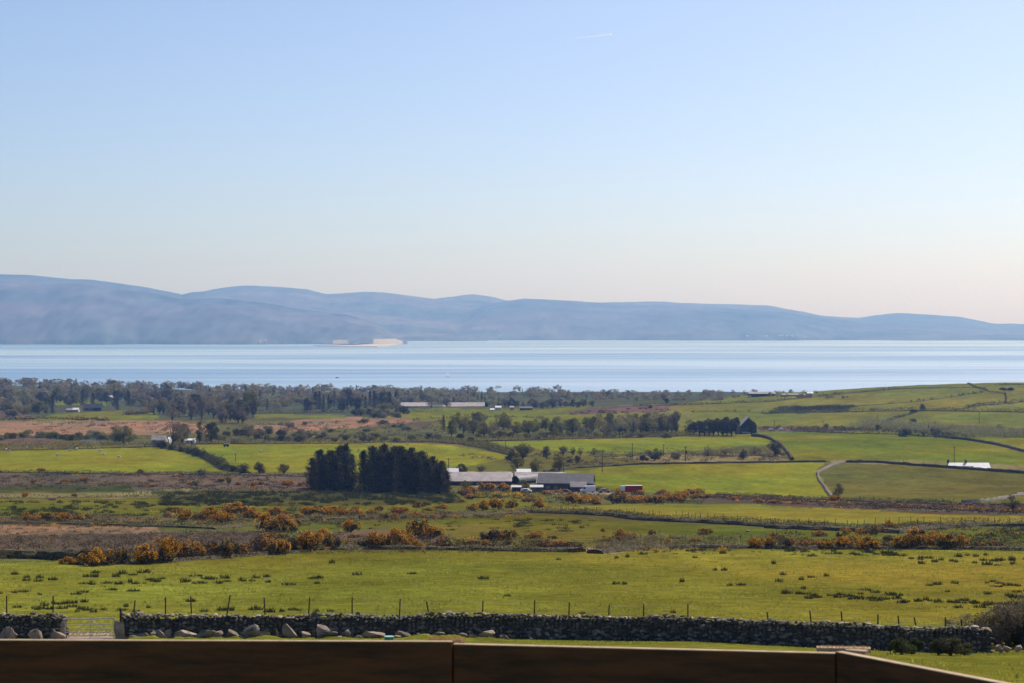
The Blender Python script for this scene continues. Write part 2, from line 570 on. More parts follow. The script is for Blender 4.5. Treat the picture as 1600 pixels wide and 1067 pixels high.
    mb2 = np_mesh('terrain', np.stack([Xb, Yb, Zb - .02], -1).reshape(-1, 3), Qb, [mat('meadow', (.125, .17, .026), None, .3, space='World')], smooth=True)
    tag(link('terrain', mb2), 'green meadow behind the boards', kind='structure')


build_terrain()


# ------------------------------------------------------------------ sea
def build_sea():
    me = np_mesh('sea', [(-13000, 2500, 0), (13000, 2500, 0), (13000, 24500, 0), (-13000, 24500, 0)], [(0, 1, 2, 3)])
    m = bpy.data.materials.new('sea_water')
    m.use_nodes = True
    nt = m.node_tree
    L = nt.links.new
    b = nt.nodes['Principled BSDF']
    g = nt.nodes.new('ShaderNodeNewGeometry')
    def streak(sx, sy, sc_, seed):
        mp = nt.nodes.new('ShaderNodeMapping')
        mp.inputs['Scale'].default_value = (sx, sy, 1)
        mp.inputs['Location'].default_value = (seed, seed * 2, 0)
        mp.inputs['Rotation'].default_value = (0, 0, math.radians(-2.0))
        L(g.outputs['Position'], mp.inputs[0])
        n = nt.nodes.new('ShaderNodeTexNoise')
        n.inputs['Scale'].default_value = sc_
        n.inputs['Detail'].default_value = 4
        n.inputs['Roughness'].default_value = .55
        n.inputs['Distortion'].default_value = .7
        L(mp.outputs[0], n.inputs['Vector'])
        return n.outputs[0]
    s1 = streak(.00024, .00062, 1.0, 3.7)
    s2 = streak(.00028, .0026, 1.0, 8.1)
    ad = nt.nodes.new('ShaderNodeMath'); ad.operation = 'MULTIPLY_ADD'
    L(s2, ad.inputs[0]); ad.inputs[1].default_value = .45; L(s1, ad.inputs[2])
    mr = nt.nodes.new('ShaderNodeMapRange')
    mr.inputs[1].default_value = .60; mr.inputs[2].default_value = .86
    L(ad.outputs[0], mr.inputs[0])
    mx = nt.nodes.new('ShaderNodeMix'); mx.data_type = 'RGBA'
    mx.inputs[6].default_value = (.15, .27, .44, 1)
    mx.inputs[7].default_value = (.42, .53, .64, 1)  # slicks: pale reflection of the sky put into the base colour
    L(mr.outputs[0], mx.inputs[0])
    L(mx.outputs[2], b.inputs['Base Color'])
    b.inputs['IOR'].default_value = 1.33
    # ruffled water: glossier in the slicks
    m2 = nt.nodes.new('ShaderNodeMapRange')
    m2.inputs[3].default_value = .62; m2.inputs[4].default_value = .28
    L(mr.outputs[0], m2.inputs[0])
    L(m2.outputs[0], b.inputs['Roughness'])
    me.materials.append(m)
    tag(link('sea', me), 'calm pale blue bay with streaks of smooth water', kind='structure')


build_sea()


# ------------------------------------------------------------------ far hills
RIDGES = [  # ridge distance, foot distance, [(px, py of the crest)]
    (14600, 12300, [(-1300, 440), (-500, 428), (-200, 436), (0, 441), (70, 445), (130, 444), (180, 450), (225, 455), (285, 468), (340, 466), (400, 472), (470, 484), (540, 492), (590, 506), (620, 526), (640, 534), (700, 545), (3000, 545)]),
    (17600, 14500, [(-1300, 460), (-500, 452), (0, 429), (40, 430), (110, 437), (145, 438), (190, 444), (225, 449), (285, 461), (300, 457), (320, 456), (380, 468), (450, 478), (560, 488), (700, 504), (760, 528), (800, 545), (3000, 545)]),
    (20500, 15500, [(-1300, 490), (200, 470), (290, 463), (320, 456), (350, 450), (380, 447), (430, 449), (480, 453), (510, 461), (540, 459), (570, 457), (610, 459), (640, 463), (680, 468), (720, 474), (800, 486), (900, 494), (1000, 500), (1100, 520), (1200, 540), (3000, 545)]),
    (19000, 15200, [(-1300, 545), (600, 530), (700, 500), (760, 476), (790, 471), (820, 467), (850, 469), (900, 471), (950, 474), (1000, 477), (1060, 478), (1140, 480), (1200, 481), (1250, 489), (1300, 497), (1350, 504), (1430, 508), (1550, 516), (1700, 516), (2000, 512), (3000, 505)]),
    (22500, 17000, [(-1300, 545), (600, 490), (680, 468), (700, 465), (740, 461), (765, 464), (790, 470), (860, 474), (950, 473), (1000, 472), (1040, 472), (1060, 474), (1120, 476), (1200, 478), (1250, 487), (1290, 495), (1340, 497), (1400, 490), (1450, 492), (1500, 496), (1550, 506), (1600, 507), (1700, 512), (3000, 520)]),
]


def build_hills():
    us = np.linspace(-1300, 3000, 1500)
    Ds = np.concatenate([np.linspace(11200, 16000, 110), np.linspace(16050, 23800, 120)])
    PX, D = np.meshgrid(us, Ds)
    X = (PX - 800) / F * D
    Z = np.full(X.shape, -30.0)
    lay = np.zeros(X.shape)
    for k, (dr, df, prof) in enumerate(RIDGES):
        p = np.array(prof, float)
        crest = np.interp(PX, p[:, 0], p[:, 1])
        crest = crest + (.8 * fbm(PX / 22. + 7 * k, PX * 0 + k, 4))
        H = CAMZ - (crest - HORIZ) / F * dr
        H = np.where(H < 0, H, H)
        foot = df + 500 * fbm(PX / 120. + 3 * k, PX * 0 + 3, 3)
        t = (D - foot) / (dr - foot)
        s = np.where(t < 1, np.clip(t, -.05, 1), 1 - (t - 1) * 1.6)
        shp = np.where(s > 0, np.sin(np.clip(s, 0, 1) * math.pi / 2) ** .95, s)
        rough = 1 - .035 * np.abs(fbm(X / 700. + k * 5, D / 1900., 5)) * (1 - np.clip(s, 0, 1)) ** .6 * 2
        h = np.where((H < 0) | (s <= 0), -30.0, H * shp * np.clip(rough, .2, 1))
        lay = np.where(h > Z, k, lay)
        Z = np.maximum(Z, h)
    ny, nx = X.shape
    idx = np.arange(ny * nx).reshape(ny, nx)
    Q = np.stack([idx[:-1, :-1], idx[:-1, 1:], idx[1:, 1:], idx[1:, :-1]], -1).reshape(-1, 4)
    zq = Z.ravel()[Q].max(1)
    Q = Q[zq > -2]
    base = np.zeros(X.shape + (3,))
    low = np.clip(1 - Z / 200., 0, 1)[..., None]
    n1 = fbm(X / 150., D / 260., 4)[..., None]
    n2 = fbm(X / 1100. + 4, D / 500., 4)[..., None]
    base[:] = (.118, .132, .175)  # blue of the distant haze is put into the hill colour
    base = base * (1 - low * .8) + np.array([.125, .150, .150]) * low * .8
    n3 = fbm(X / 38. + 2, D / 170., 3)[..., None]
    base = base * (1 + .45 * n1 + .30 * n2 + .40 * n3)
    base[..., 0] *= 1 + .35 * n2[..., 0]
    sand = ((Z < 26) & (PX > 0) & (PX < 628) & (D < 13200) & (fbm(PX / 25., D / 250., 3) > np.interp(PX, [0, 450, 520, 600, 640], [9, 9, .12, -.2, -.4])))
    base[sand] = (.46, .40, .32)
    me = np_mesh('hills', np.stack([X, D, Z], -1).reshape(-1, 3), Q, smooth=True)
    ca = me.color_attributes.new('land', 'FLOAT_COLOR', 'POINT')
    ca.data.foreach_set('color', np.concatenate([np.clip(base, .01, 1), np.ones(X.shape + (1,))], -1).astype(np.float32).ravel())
    m = bpy.data.materials.new('hazed_moorland')
    m.use_nodes = True
    nt = m.node_tree
    b = nt.nodes['Principled BSDF']
    b.inputs['Roughness'].default_value = 1
    b.inputs['Specular IOR Level'].default_value = 0
    a = nt.nodes.new('ShaderNodeAttribute'); a.attribute_name = 'land'
    nt.links.new(a.outputs['Color'], b.inputs['Base Color'])
    me.materials.append(m)
    tag(link('hills', me), 'long range of blue mountains across the bay', kind='structure')
    # sand spit
    pts = [(490, 539.2), (540, 540.2), (590, 540.6), (615, 538.6), (626, 535.4), (612, 533.6), (600, 535.2), (560, 537.8), (520, 538.2)]
    P = []
    for x, y in pts:
        r = ray(x, y)
        t = (3.0 - CAMZ) / r[2]
        P.append(r * t + np.array([0, 0, CAMZ]))
    P = np.array(P)
    mb = MB()
    mb.poly(P - np.array([0, 0, 4.0]), (0, 0, 4.0))
    o = mb.obj('beach', mat('sand', (.60, .50, .38), (.50, .41, .31), .004, space='World'))
    tag(o, 'low spit of orange sand running into the bay', kind='structure')


build_hills()


# ------------------------------------------------------------------ haze
def build_haze():
    mb = MB()
    mb.box((0, 11000, 305), (27000, 28200, 660))
    V, T = mb.arrays()
    V[:, 2] = np.where(V[:, 2] < 0, -40, 640)
    me = np_mesh('haze', V, T)
    m = bpy.data.materials.new('haze_air')
    m.use_nodes = True
    nt = m.node_tree
    nt.nodes.remove(nt.nodes['Principled BSDF'])
    v = nt.nodes.new('ShaderNodeVolumePrincipled')
    v.inputs['Color'].default_value = (.23, .46, 1.0, 1)
    v.inputs['Density'].default_value = 7.5e-5
    v.inputs['Absorption Color'].default_value = (1, 1, 1, 1)
    v.inputs['Anisotropy'].default_value = 0.3
    nt.links.new(v.outputs[0], nt.nodes['Material Output'].inputs['Volume'])
    me.materials.append(m)
    o = link('haze', me)
    tag(o, 'thin blue air over the bay and the land', kind='stuff')


build_haze()


# ------------------------------------------------------------------ plant shapes (unit height)
def rand_unit(n, rng):
    d = rng.normal(size=(n, 3))
    return d / np.linalg.norm(d, axis=1, keepdims=True)


def broadleaf(seed, nleaf=1500, twigs=26, spread=.42, base=.28, leaf=.030, dens=1.0, flat=0.):
    """round headed tree: returns wood arrays and crown arrays"""
    rng = np.random.default_rng(seed)
    w = MB()
    w.tube((0, 0, -.03), (rng.normal(0, .01), 0, base), .035, .026, 6)
    nb = 15
    cs = []
    for k in range(nb):
        a = rng.uniform(0, 2 * math.pi)
        r = spread * math.sqrt(rng.uniform(.03, 1)) * .78
        z = base + .12 + (1 - base - .25) * rng.uniform(0, 1) * (1 - .35 * (r / spread) ** 2)
        cs.append((r * math.cos(a), r * math.sin(a), z))
    cs.append((rng.normal(0, .05), rng.normal(0, .05), .86))
    cs = np.array(cs)
    for c in cs:
        mid = np.array([c[0] * .35, c[1] * .35, base + (c[2] - base) * .45])
        w.tube((0, 0, base * .8), mid, .018, .011, 4)
        w.tube(mid, c, .011, .004, 4)
    for k in range(twigs):
        c = cs[rng.integers(len(cs))]
        e = c + rand_unit(1, rng)[0] * rng.uniform(.08, .17) + np.array([0, 0, .04])
        w.tube(c, e, .005, .0015, 3)
    rr = rng.uniform(.10, .19, len(cs)) * (spread / .42) ** .5
    k = rng.integers(0, len(cs), nleaf)
    d = rand_unit(nleaf, rng)
    rad = rr[k] * rng.uniform(.35, 1.08, nleaf) ** .6
    P = cs[k] + d * rad[:, None] * np.array([1.1, 1.1, .85])
    P = P[P[:, 2] > base * .55]
    return w.arrays(), leaves(P, rng.uniform(.6, 1.3, len(P)) * leaf, rng, flat)


def conifer(seed, spread=.17, whorls=22, low=.03, leaf=.017, per=9, seg=7, jag=.3):
    rng = np.random.default_rng(seed)
    w = MB()
    w.tube((0, 0, -.02), (0, 0, .97), .017, .002, 6)
    P, S = [], []
    for k in range(whorls):
        z = low + (1 - low) * (k / whorls) ** .93
        rm = spread * (1 - z) ** (.72 if jag < .33 else .42) * rng.uniform(1 - jag, 1.10) + .006
        if z < .12:
            rm *= .85
        for b in range(per):
            a = rng.uniform(0, 2 * math.pi)
            rl = rm * rng.uniform(.6, 1.12)
            droop = rng.uniform(-.05, .25)
            for s in range(seg):
                t = (s + 1) / seg
                for _ in range(2):
                    p = np.array([rl * t * math.cos(a), rl * t * math.sin(a), z - droop * rl * t + .25 * rl * t * t])
                    P.append(p + rng.normal(0, .010 + .012 * t, 3))
                    S.append(leaf * rng.uniform(.6, 1.25))
    for k in range(14):
        P.append(np.array([0, 0, .93 + .005 * k]) + rng.normal(0, .003, 3))
        S.append(.008)
    return w.arrays(), leaves(np.array(P), np.array(S), rng)


def shrub(seed, nleaf=2000, leaf=.05, spread=.5, nb=11, stems=7):
    """dome shrub, unit height, foliage to the ground"""
    rng = np.random.default_rng(seed)
    w = MB()
    for k in range(stems):
        a = rng.uniform(0, 6.28)
        r = rng.uniform(.1, .4) * spread * 1.6
        w.tube((rng.normal(0, .04), rng.normal(0, .04), -.04), (r * math.cos(a), r * math.sin(a), rng.uniform(.4, .85)), .02, .006, 4)
    cs = []
    for k in range(nb):
        a = rng.uniform(0, 6.28)
        r = spread * math.sqrt(rng.uniform(.0, 1)) * .8
        cs.append((r * math.cos(a), r * math.sin(a), rng.uniform(.16, .78 - .35 * (r / spread))))
    cs = np.array(cs)
    k = rng.integers(0, nb, nleaf)
    P = cs[k] + rand_unit(nleaf, rng) * (rng.uniform(.13, .27, nb)[k] * rng.uniform(.4, 1.05, nleaf) ** .5)[:, None]
    P[:, 2] = np.abs(P[:, 2])
    return w.arrays(), leaves(P, rng.uniform(.55, 1.3, nleaf) * leaf, rng), cs


def bare(seed, depth=4, spread=.5):
    """leafless forked tree"""
    rng = np.random.default_rng(seed)
    w = MB()
    P = []

    def grow(p, d, l, r, n):
        e = p + d * l
        w.tube(p, e, r, r * .62, 3 if n < 3 else 5)
        if n == 0:
            P.append(e)
            return
        for _ in range(3):
            nd = d + rand_unit(1, rng)[0] * spread + np.array([0, 0, .12])
            grow(e, nd / np.linalg.norm(nd), l * rng.uniform(.66, .86), r * .6, n - 1)
    grow(np.array([0, 0, -.02]), np.array([0, 0, 1.0]), .27, .024, depth)
    P = np.array(P)
    k = rng.integers(0, len(P), len(P) * 9)
    return w.arrays(), leaves(P[k] + rng.normal(0, .05, (len(k), 3)) - np.array([0, 0, .05]), .013, rng)


def rush(seed, n=90, brown=0.):
    """tuft of upright stems, unit height and about unit width"""
    rng = np.random.default_rng(seed)
    V, T = [], []
    for k in range(n):
        a = rng.uniform(0, 6.28)
        r = .42 * math.sqrt(rng.random())
        b = np.array([r * math.cos(a), r * math.sin(a), -.02])
        lean = rng.uniform(-.05, .20)
        h = rng.uniform(.35, 1) * (1 - 1.1 * r)
        tip = b + np.array([lean * math.cos(a), lean * math.sin(a), h])
        t = rng.uniform(0, 6.28)
        wv = np.array([math.cos(t), math.sin(t), 0]) * .035
        i = len(V)
        V += [b - wv, b + wv, tip + wv * .3, tip - wv * .3]
        T += [(i, i + 1, i + 2), (i, i + 2, i + 3)]
    return np.array(V), np.array(T)


SHAPES = {}


def shape(kind, i, m):
    """cached meshes (wood, crown) for a plant kind, variant i, leaf material m"""
    key = (kind, i, m)
    if key in SHAPES:
        return SHAPES[key]
    raw = ('raw', kind, i)
    if raw not in SHAPES:
        sd = 100 * (1 + sorted(['tree', 'twiggy', 'conifer', 'pine', 'poplar', 'shrub', 'bare', 'farleaf', 'farconifer', 'bigconifer']).index(kind)) + i
        if kind == 'tree':
            r = broadleaf(sd, 2300, 20, .50, .10, .034)
        elif kind == 'twiggy':
            r = broadleaf(sd, 1500, 80, .48, .10, .024)
        elif kind == 'conifer':
            r = conifer(sd, .30, 18, .03, .028, 8, 5)
        elif kind == 'bigconifer':
            r = conifer(sd, .34, 30, .02, .019, 13, 8, .38)
        elif kind == 'pine':
            r = broadleaf(sd, 2000, 6, .34, .12, .032)
        elif kind == 'poplar':
            r = broadleaf(sd, 1600, 20, .26, .05, .030)
        elif kind == 'shrub':
            r = shrub(sd)[:2]
        elif kind == 'bare':
            r = bare(sd)
        elif kind == 'farleaf':
            r = broadleaf(sd, 260, 0, .46, .2, .062)
        elif kind == 'farconifer':
            r = conifer(sd, .18, 9, .03, .045, 5, 3)
        SHAPES[raw] = r
    (wv, wt), (cv, ct) = SHAPES[raw]
    SHAPES[key] = (np_mesh(kind + '_wood', wv, wt, [M['bark']]), np_mesh(kind + '_crown', cv, ct, [M[m]]))
    return SHAPES[key]


NAMES = dict(tree='broadleaf_tree', twiggy='broadleaf_tree', conifer='conifer_tree', bigconifer='spruce_tree', pine='pine_tree',
             poplar='poplar_tree', shrub='shrub', bare='bare_tree')
COUNT = dict(tree=0)


def plant(kind, m, px, py, hpx, wr=1.0, label=None, group=None, cat=None, rng=R, name=None, pos=None):
    p = pos if pos is not None else gp(px, py)
    h = hpx * p[1] / F
    i = rng.randrange(4)
    wood, crown = shape(kind, i, m)
    nm = name or NAMES[kind]
    t = thing(nm, label, cat or ('shrub' if kind == 'shrub' else 'tree'), tuple(p), rng.uniform(0, 6.28), group)
    t.scale = (h * wr, h * wr, h)
    link('stem' if kind == 'shrub' else 'trunk', wood, t)
    link('foliage' if kind == 'shrub' else 'crown', crown, t)
    COUNT['tree'] += 1
    return t


ORD = ['first', 'second', 'third', 'fourth', 'fifth', 'sixth', 'seventh', 'eighth', 'ninth', 'tenth', 'eleventh', 'twelfth', 'thirteenth',
       'fourteenth', 'fifteenth', 'sixteenth', 'seventeenth', 'eighteenth', 'nineteenth', 'twentieth', 'twenty-first', 'twenty-second',
       'twenty-third', 'twenty-fourth', 'twenty-fifth', 'twenty-sixth', 'twenty-seventh', 'twenty-eighth', 'twenty-ninth', 'thirtieth',
       'thirty-first', 'thirty-second', 'thirty-third', 'thirty-fourth', 'thirty-fifth', 'thirty-sixth', 'thirty-seventh', 'thirty-eighth',
       'thirty-ninth', 'fortieth', 'forty-first', 'forty-second', 'forty-third', 'forty-fourth', 'forty-fifth', 'forty-sixth']


def nth(k, n):
    if k == 0:
        return 'leftmost'
    if k == n - 1:
        return 'rightmost'
    return ORD[k] + ' from left'


# ------------------------------------------------------------------ lines across the land: hedges, banks, walls, fences
def line_pts(px_pts, step):
    """ground points every step metres along the polyline seen through pixel points"""
    G = []
    for (x0, y0), (x1, y1) in zip(px_pts[:-1], px_pts[1:]):
        k = max(2, int(abs(x1 - x0) / 12) + 2)
        for t in np.linspace(0, 1, k)[:-1]:
            G.append(gp(x0 + (x1 - x0) * t, y0 + (y1 - y0) * t))
    G.append(gp(*px_pts[-1]))
    G = np.array(G)
    d = np.concatenate([[0], np.cumsum(np.linalg.norm(np.diff(G[:, :2], axis=0), axis=1))])
    n = max(2, int(d[-1] / step) + 1)
    s = np.linspace(0, d[-1], n)
    P = np.stack([np.interp(s, d, G[:, 0]), np.interp(s, d, G[:, 1])], -1)
    return np.column_stack([P, height(P[:, 0], P[:, 1])]), d[-1]


def strip_mesh(P, h, w, rng, rough=.25):
    """bank / wall body: rough trapezoid ridge following P"""
    n = len(P)
    T = np.gradient(P[:, :2], axis=0)
    T /= np.linalg.norm(T, axis=1, keepdims=True) + 1e-9
    Nn = np.stack([-T[:, 1], T[:, 0]], -1)
    prof = [(-.5, -.15), (-.46, .35), (-.34, .8), (-.1, 1.), (.15, .97), (.36, .78), (.47, .33), (.5, -.15)]
    V = []
    for (a, b) in prof:
        q = rng.uniform(0, 99)
        aa = a * w * (1 + rough * 1.2 * fbm(P[:, 0] / 2.5 + q, P[:, 1] / 2.5, 3))
        bb = b * h * (1 + rough * 1.8 * fbm(P[:, 0] / 3.5 + q * .2, P[:, 1] / 3.5, 4) * (b > 0))
        V.append(np.column_stack([P[:, :2] + Nn * aa[:, None], P[:, 2] + bb]))
    V = np.stack(V, 1)
    k = len(prof)
    idx = np.arange(n * k).reshape(n, k)
    A, B, Cc, D = idx[:-1, :-1].ravel(), idx[1:, :-1].ravel(), idx[1:, 1:].ravel(), idx[:-1, 1:].ravel()
    Tt = np.concatenate([np.stack([A, B, Cc], -1), np.stack([A, Cc, D], -1)])
    ends = [[idx[0, 0], idx[0, j], idx[0, j + 1]] for j in range(1, k - 1)] + [[idx[-1, 0], idx[-1, j + 1], idx[-1, j]] for j in range(1, k - 1)]
    return V.reshape(-1, 3), np.vstack([Tt, np.array(ends)])


def bank(name, label, cat, pts, h, w, m, parent=None, rough=.25, group=None, step=None):
    D = gp(*pts[len(pts) // 2])[1]
    P, L_ = line_pts(pts, step or max(.5, D / 900.))
    V, T = strip_mesh(P, h, w, N, rough)
    if parent is not None:
        return link(name, np_mesh(name, V, T, [M[m]]), parent)
    return tag(link(name, np_mesh(name, V, T, [M[m]])), label, cat, group)


def hedge(label, pts, h, w, m, dens=1.0, bankh=0, bankm='earth', flowers=0, gap=0., cat='hedge', name='hedge', uneven=.35):
    """a hedge: optional bank, foliage of small leaf clumps, optional blossom"""
    rng = N
    if h < 3:
        bankh, h, uneven = bankh * .62, h * 1.25, uneven * 1.5
    D = gp(*pts[len(pts) // 2])[1]
    s = max(.11, D / F * .95)
    t = thing(name, label, cat, tuple(gp(*pts[0])))
    off = np.array(t.location)
    P, Ln = line_pts(pts, max(.5, D / 900.))
    if bankh:
        V, T = strip_mesh(P, bankh, w * 1.15, rng)
        link('bank', np_mesh('bank', V - off, T, [M[bankm]]), t)
    n = int(min(26000, Ln * h / (s * s) * .62 * dens * (1 + w * .15)))
    k = rng.uniform(0, len(P) - 1.001, n)
    i = k.astype(int)
    f = (k - i)[:, None]
    B = P[i] * (1 - f) + P[i + 1] * f
    prof = 1 + uneven * 2.2 * fbm(B[:, 0] / (h * 2.2) + 50, B[:, 1] / (h * 2.2), 3)
    if gap:
        keep = fbm(B[:, 0] / (h * 5) + 5, B[:, 1] / (h * 5) + 9, 2) > (gap - .5) * .6
        B, prof = B[keep], prof[keep]
    n = len(B)
    a = rng.uniform(-1, 1, n)
    T2 = P[min(len(P) - 1, 1):][:1] - P[:1]
    tang = np.gradient(P[:, :2], axis=0)
    tang /= np.linalg.norm(tang, axis=1, keepdims=True) + 1e-9
    tn = tang[np.clip(i[keep] if gap else i, 0, len(P) - 1)]
    nor = np.stack([-tn[:, 1], tn[:, 0]], -1)
    z = rng.uniform(0, 1, n) ** .75 * np.sqrt(1 - .75 * a * a) * h * np.clip(prof, .25, 2)
    if bankh:                          # growth hanging down the faces of the bank
        low = rng.random(n) < .40
        a = np.where(low, np.sign(a) * rng.uniform(.62, .80, n), a)
        z = np.where(low, rng.uniform(-.7, .3, n) * bankh, z)
    Q = np.column_stack([B[:, :2] + nor * (a * w / 2 * rng.uniform(.8, 1.45, n))[:, None], B[:, 2] + bankh * .75 + z])
    V, T = leaves(Q - off, rng.uniform(.6, 1.35, n) * s, rng)
    link('foliage', np_mesh('hedge_foliage', V, T, [M[m]]), t)
    if flowers:
        top = (z > .45 * h * np.clip(prof, .25, 2)) & (fbm(Q[:, 0] / (1.6 * h) + 3, Q[:, 1] / (1.6 * h), 3) > .32 - flowers)
        if top.sum() > 4:
            V, T = leaves(Q[top] - off + np.array([0, 0, s * .4]), rng.uniform(.5, 1, top.sum()) * s, rng)
            link('blossom', np_mesh('hedge_flowers', V, T, [M['flower']]), t)
    return t


def fence(label, pts, spacing, h, label_lean=None, thick=.05, wires=3, name='wire_fence', lift=0.):
    P, Ln = line_pts(pts, spacing)
    t = thing(name, label, 'fence', tuple(P[0]))
    off = P[0]
    D = P[:, 1].mean()
    r = max(thick, .0)
    post = MB().tube((0, 0, -.3), (0, 0, h), r, r * .85, 6).mesh('fence_post', M['post'])
    tops = []
    for p in P:
        jit = (R.uniform(-.25, .25) * spacing, 0)
        lx, ly = R.gauss(0, .05), R.gauss(0, .05)
        hh = R.uniform(.85, 1.1)
        o = link('post', post, t, tuple(p - off + np.array([jit[0], 0, lift])), (ly, lx, 0), (1, 1, hh))
        tops.append((p - off + np.array([jit[0], 0, lift]), hh))
    w = MB()
    for (a, ha), (b, hb) in zip(tops[:-1], tops[1:]):
        for j in range(wires):
            z = h * (.35 + .28 * j)
            w.tube(a + np.array([0, 0, z]), b + np.array([0, 0, z]), .004, .004, 3)
    w.obj('wire', M['wire'], t)
    return t


# --- hedges, banks and walls, nearest first -----------------------------------------------------------------
bank('earth_bank', 'low grassy stone bank left of the flowering gorse by the near pasture', 'bank', [(-40, 872), (60, 872), (130, 876)], 1.3, 2.2, 'bankstone')
hedge('scrubby hedge bank with brown gorse stems along the left far edge of near pasture', [(120, 882), (240, 878), (340, 871), (460, 862)], 1.3, 2.6, 'gorse_brown', 1.0, .5, flowers=.0, uneven=.4)
hedge('low bank of brown scrub and stones behind the middle of near pasture', [(400, 860), (560, 857), (640, 858), (780, 860), (905, 862)], 1.0, 2.2, 'gorse_brown', 1.0, .9, 'bankstone', uneven=.3)
hedge('low twiggy bank between the two posts rows right of the pale track', [(930, 864), (1000, 856), (1100, 855), (1200, 856), (1280, 857)], 1.2, 2.2, 'twig', 1.0, .8, 'bankstone', uneven=.25)
hedge('bramble and gorse hedge along right far edge of near pasture', [(1200, 856), (1290, 856), (1400, 857), (1520, 857), (1700, 862)], 1.7, 2.6, 'gorse_brown', 1.1, .7, flowers=.12, uneven=.35)
hedge('dark mossy bank curving between the middle pastures behind the long post row', [(820, 800), (900, 802), (960, 806), (1010, 812), (1100, 816), (1200, 822), (1290, 827)], .7, 2.4, 'dark', 1.2, 1.3, 'bankstone', uneven=.15)
hedge('dark brown bank with pale stones right of the middle pasture', [(1200, 824), (1300, 828), (1400, 832), (1450, 826), (1520, 821), (1650, 822)], .8, 2.4, 'gorse_brown', 1.0, 1.2, 'bankstone', uneven=.3)
hedge('straggling dark hedge bank at the left below the rushy field', [(-40, 816), (60, 817), (140, 819), (240, 822), (330, 825)], .8, 2.0, 'dark', .9, .7, uneven=.3)
hedge('scrubby bank of brown stems between rushy field and long gorse bushes', [(330, 826), (480, 812), (600, 808), (720, 806), (820, 800)], .7, 2.0, 'bud', .8, .6, 'bankstone', uneven=.4)
hedge('heather strip with orange flowers below the striped field', [(1090, 776), (1180, 780), (1300, 788), (1450, 797), (1620, 804)], .8, 6.0, 'gorse_brown', 1.6, .3, flowers=.10, uneven=.2)
hedge('dark low hedge along the bottom of the striped field', [(1120, 772), (1220, 778), (1330, 782), (1420, 785), (1500, 788)], .7, 1.6, 'dark', 1.2, .7, uneven=.2)
hedge('brown scrub strip with gorse below the left sheep field', [(-40, 737), (60, 738), (200, 740), (340, 741), (480, 744)], .9, 1.5, 'gorse_brown', 1.0, .5, flowers=.05, uneven=.3)
hedge('brown scrub line between moor strip and dark green plot', [(-40, 757), (110, 757), (205, 757), (320, 763), (470, 764)], .8, 3., 'gorse_brown', .9, .3, flowers=.10, uneven=.35)
hedge('straggling line of stunted scrub above the rushy field', [(-40, 777), (60, 778), (200, 776), (330, 772), (480, 770)], .7, 2.5, 'gorse_brown', .8, .3, flowers=.02, uneven=.35)
hedge('thick dark hedge running down between the two sheep fields', [(243, 697), (285, 703), (315, 712), (335, 722), (352, 733), (385, 738)], 3.0, 3.4, 'dark', 1.4, .5, uneven=.6)
hedge('long hedge along the top of the left sheep field', [(-40, 703), (60, 702), (140, 700), (243, 697)], 2.6, 3.0, 'dark', 1.2, .4, uneven=.35)
hedge('thin hedge line along the top of the second sheep field', [(300, 693), (440, 693), (540, 692), (620, 690)], 1.9, 2.2, 'dark', 1.2, .6, uneven=.2)
hedge('clipped dark hedge curving down behind the spruce clump', [(612, 690), (680, 690), (720, 693), (760, 700), (800, 710)], 3.2, 3.0, 'olive', 1.4, .5, uneven=.25)
hedge('long clipped hedge below the line of tall thin trees', [(740, 689), (860, 686), (960, 684), (1060, 681), (1110, 678)], 3.4, 3.0, 'olive', 1.4, .5, uneven=.12)
hedge('rough bank of bushes and bracken below the middle bright field', [(930, 713), (1000, 711), (1060, 708), (1140, 712), (1215, 708)], 1.8, 3.2, 'twig', 1.0, .5, uneven=.5)
hedge('dark thorn hedge on the bank right of the utility poles', [(1100, 711), (1150, 712), (1180, 711), (1222, 709)], 3.6, 3.6, 'bud', 1.3, .4, uneven=.35)
bank('stone_wall', 'thin dark stone wall along the top of the broad field below the poles', 'wall', [(850, 736), (900, 731), (1000, 725), (1130, 723), (1290, 721)], .8, 1.0, 'bankstone')
bank('stone_wall', 'dark wall bank crossing the right fields in front of the white cottage', 'wall', [(1322, 722), (1370, 722), (1430, 727), (1500, 732), (1600, 739), (1700, 748)], 1.15, 1.3, 'bankstone')
bank('stone_wall', 'crooked pale stone wall winding down between the two striped fields', 'wall', [(1325, 720), (1300, 727), (1277, 738), (1280, 750), (1300, 778)], .9, 1.0, 'stone_pale', rough=.35)
bank('stone_wall', 'short stone wall slanting down beside the lone round tree', 'wall', [(1200, 684), (1216, 692), (1228, 704), (1238, 718)], 1.4, 1.5, 'bankstone', rough=.2)
bank('stone_wall', 'low wall from the stone farmhouse along the bright field corner', 'wall', [(1175, 681), (1190, 682), (1205, 686)], 1.6, 1.4, 'bankstone')
bank('stone_wall', 'broken pale stone wall left of the dark bush at the right edge', 'wall', [(1503, 785), (1540, 783), (1560, 780), (1600, 772), (1700, 768)], .7, .9, 'stone', rough=.5)
bank('stone_wall', 'dark curved wall dropping to the right beyond the white cottage', 'wall', [(1460, 681), (1520, 688), (1560, 695), (1600, 705), (1700, 722)], 1.3, 1.5, 'bankstone')
hedge('long dark thorn hedge along the top of the big bright right field', [(1245, 673), (1320, 676), (1400, 678), (1460, 682), (1520, 687)], 2.4, 3.0, 'dark', 1.4, .6, uneven=.25)
hedge('brown bracken bank beside the stone farmhouse lane', [(1185, 670), (1260, 671), (1330, 672), (1380, 670), (1460, 668)], 1.2, 5.0, 'gorse_brown', 1.0, .3, flowers=.0, uneven=.4)
hedge('dense pale willow belt below the right hill fields', [(1350, 668), (1420, 672), (1480, 676), (1540, 681), (1700, 684)], 6.5, 22.0, 'willow', 1.4, 0, uneven=.3)
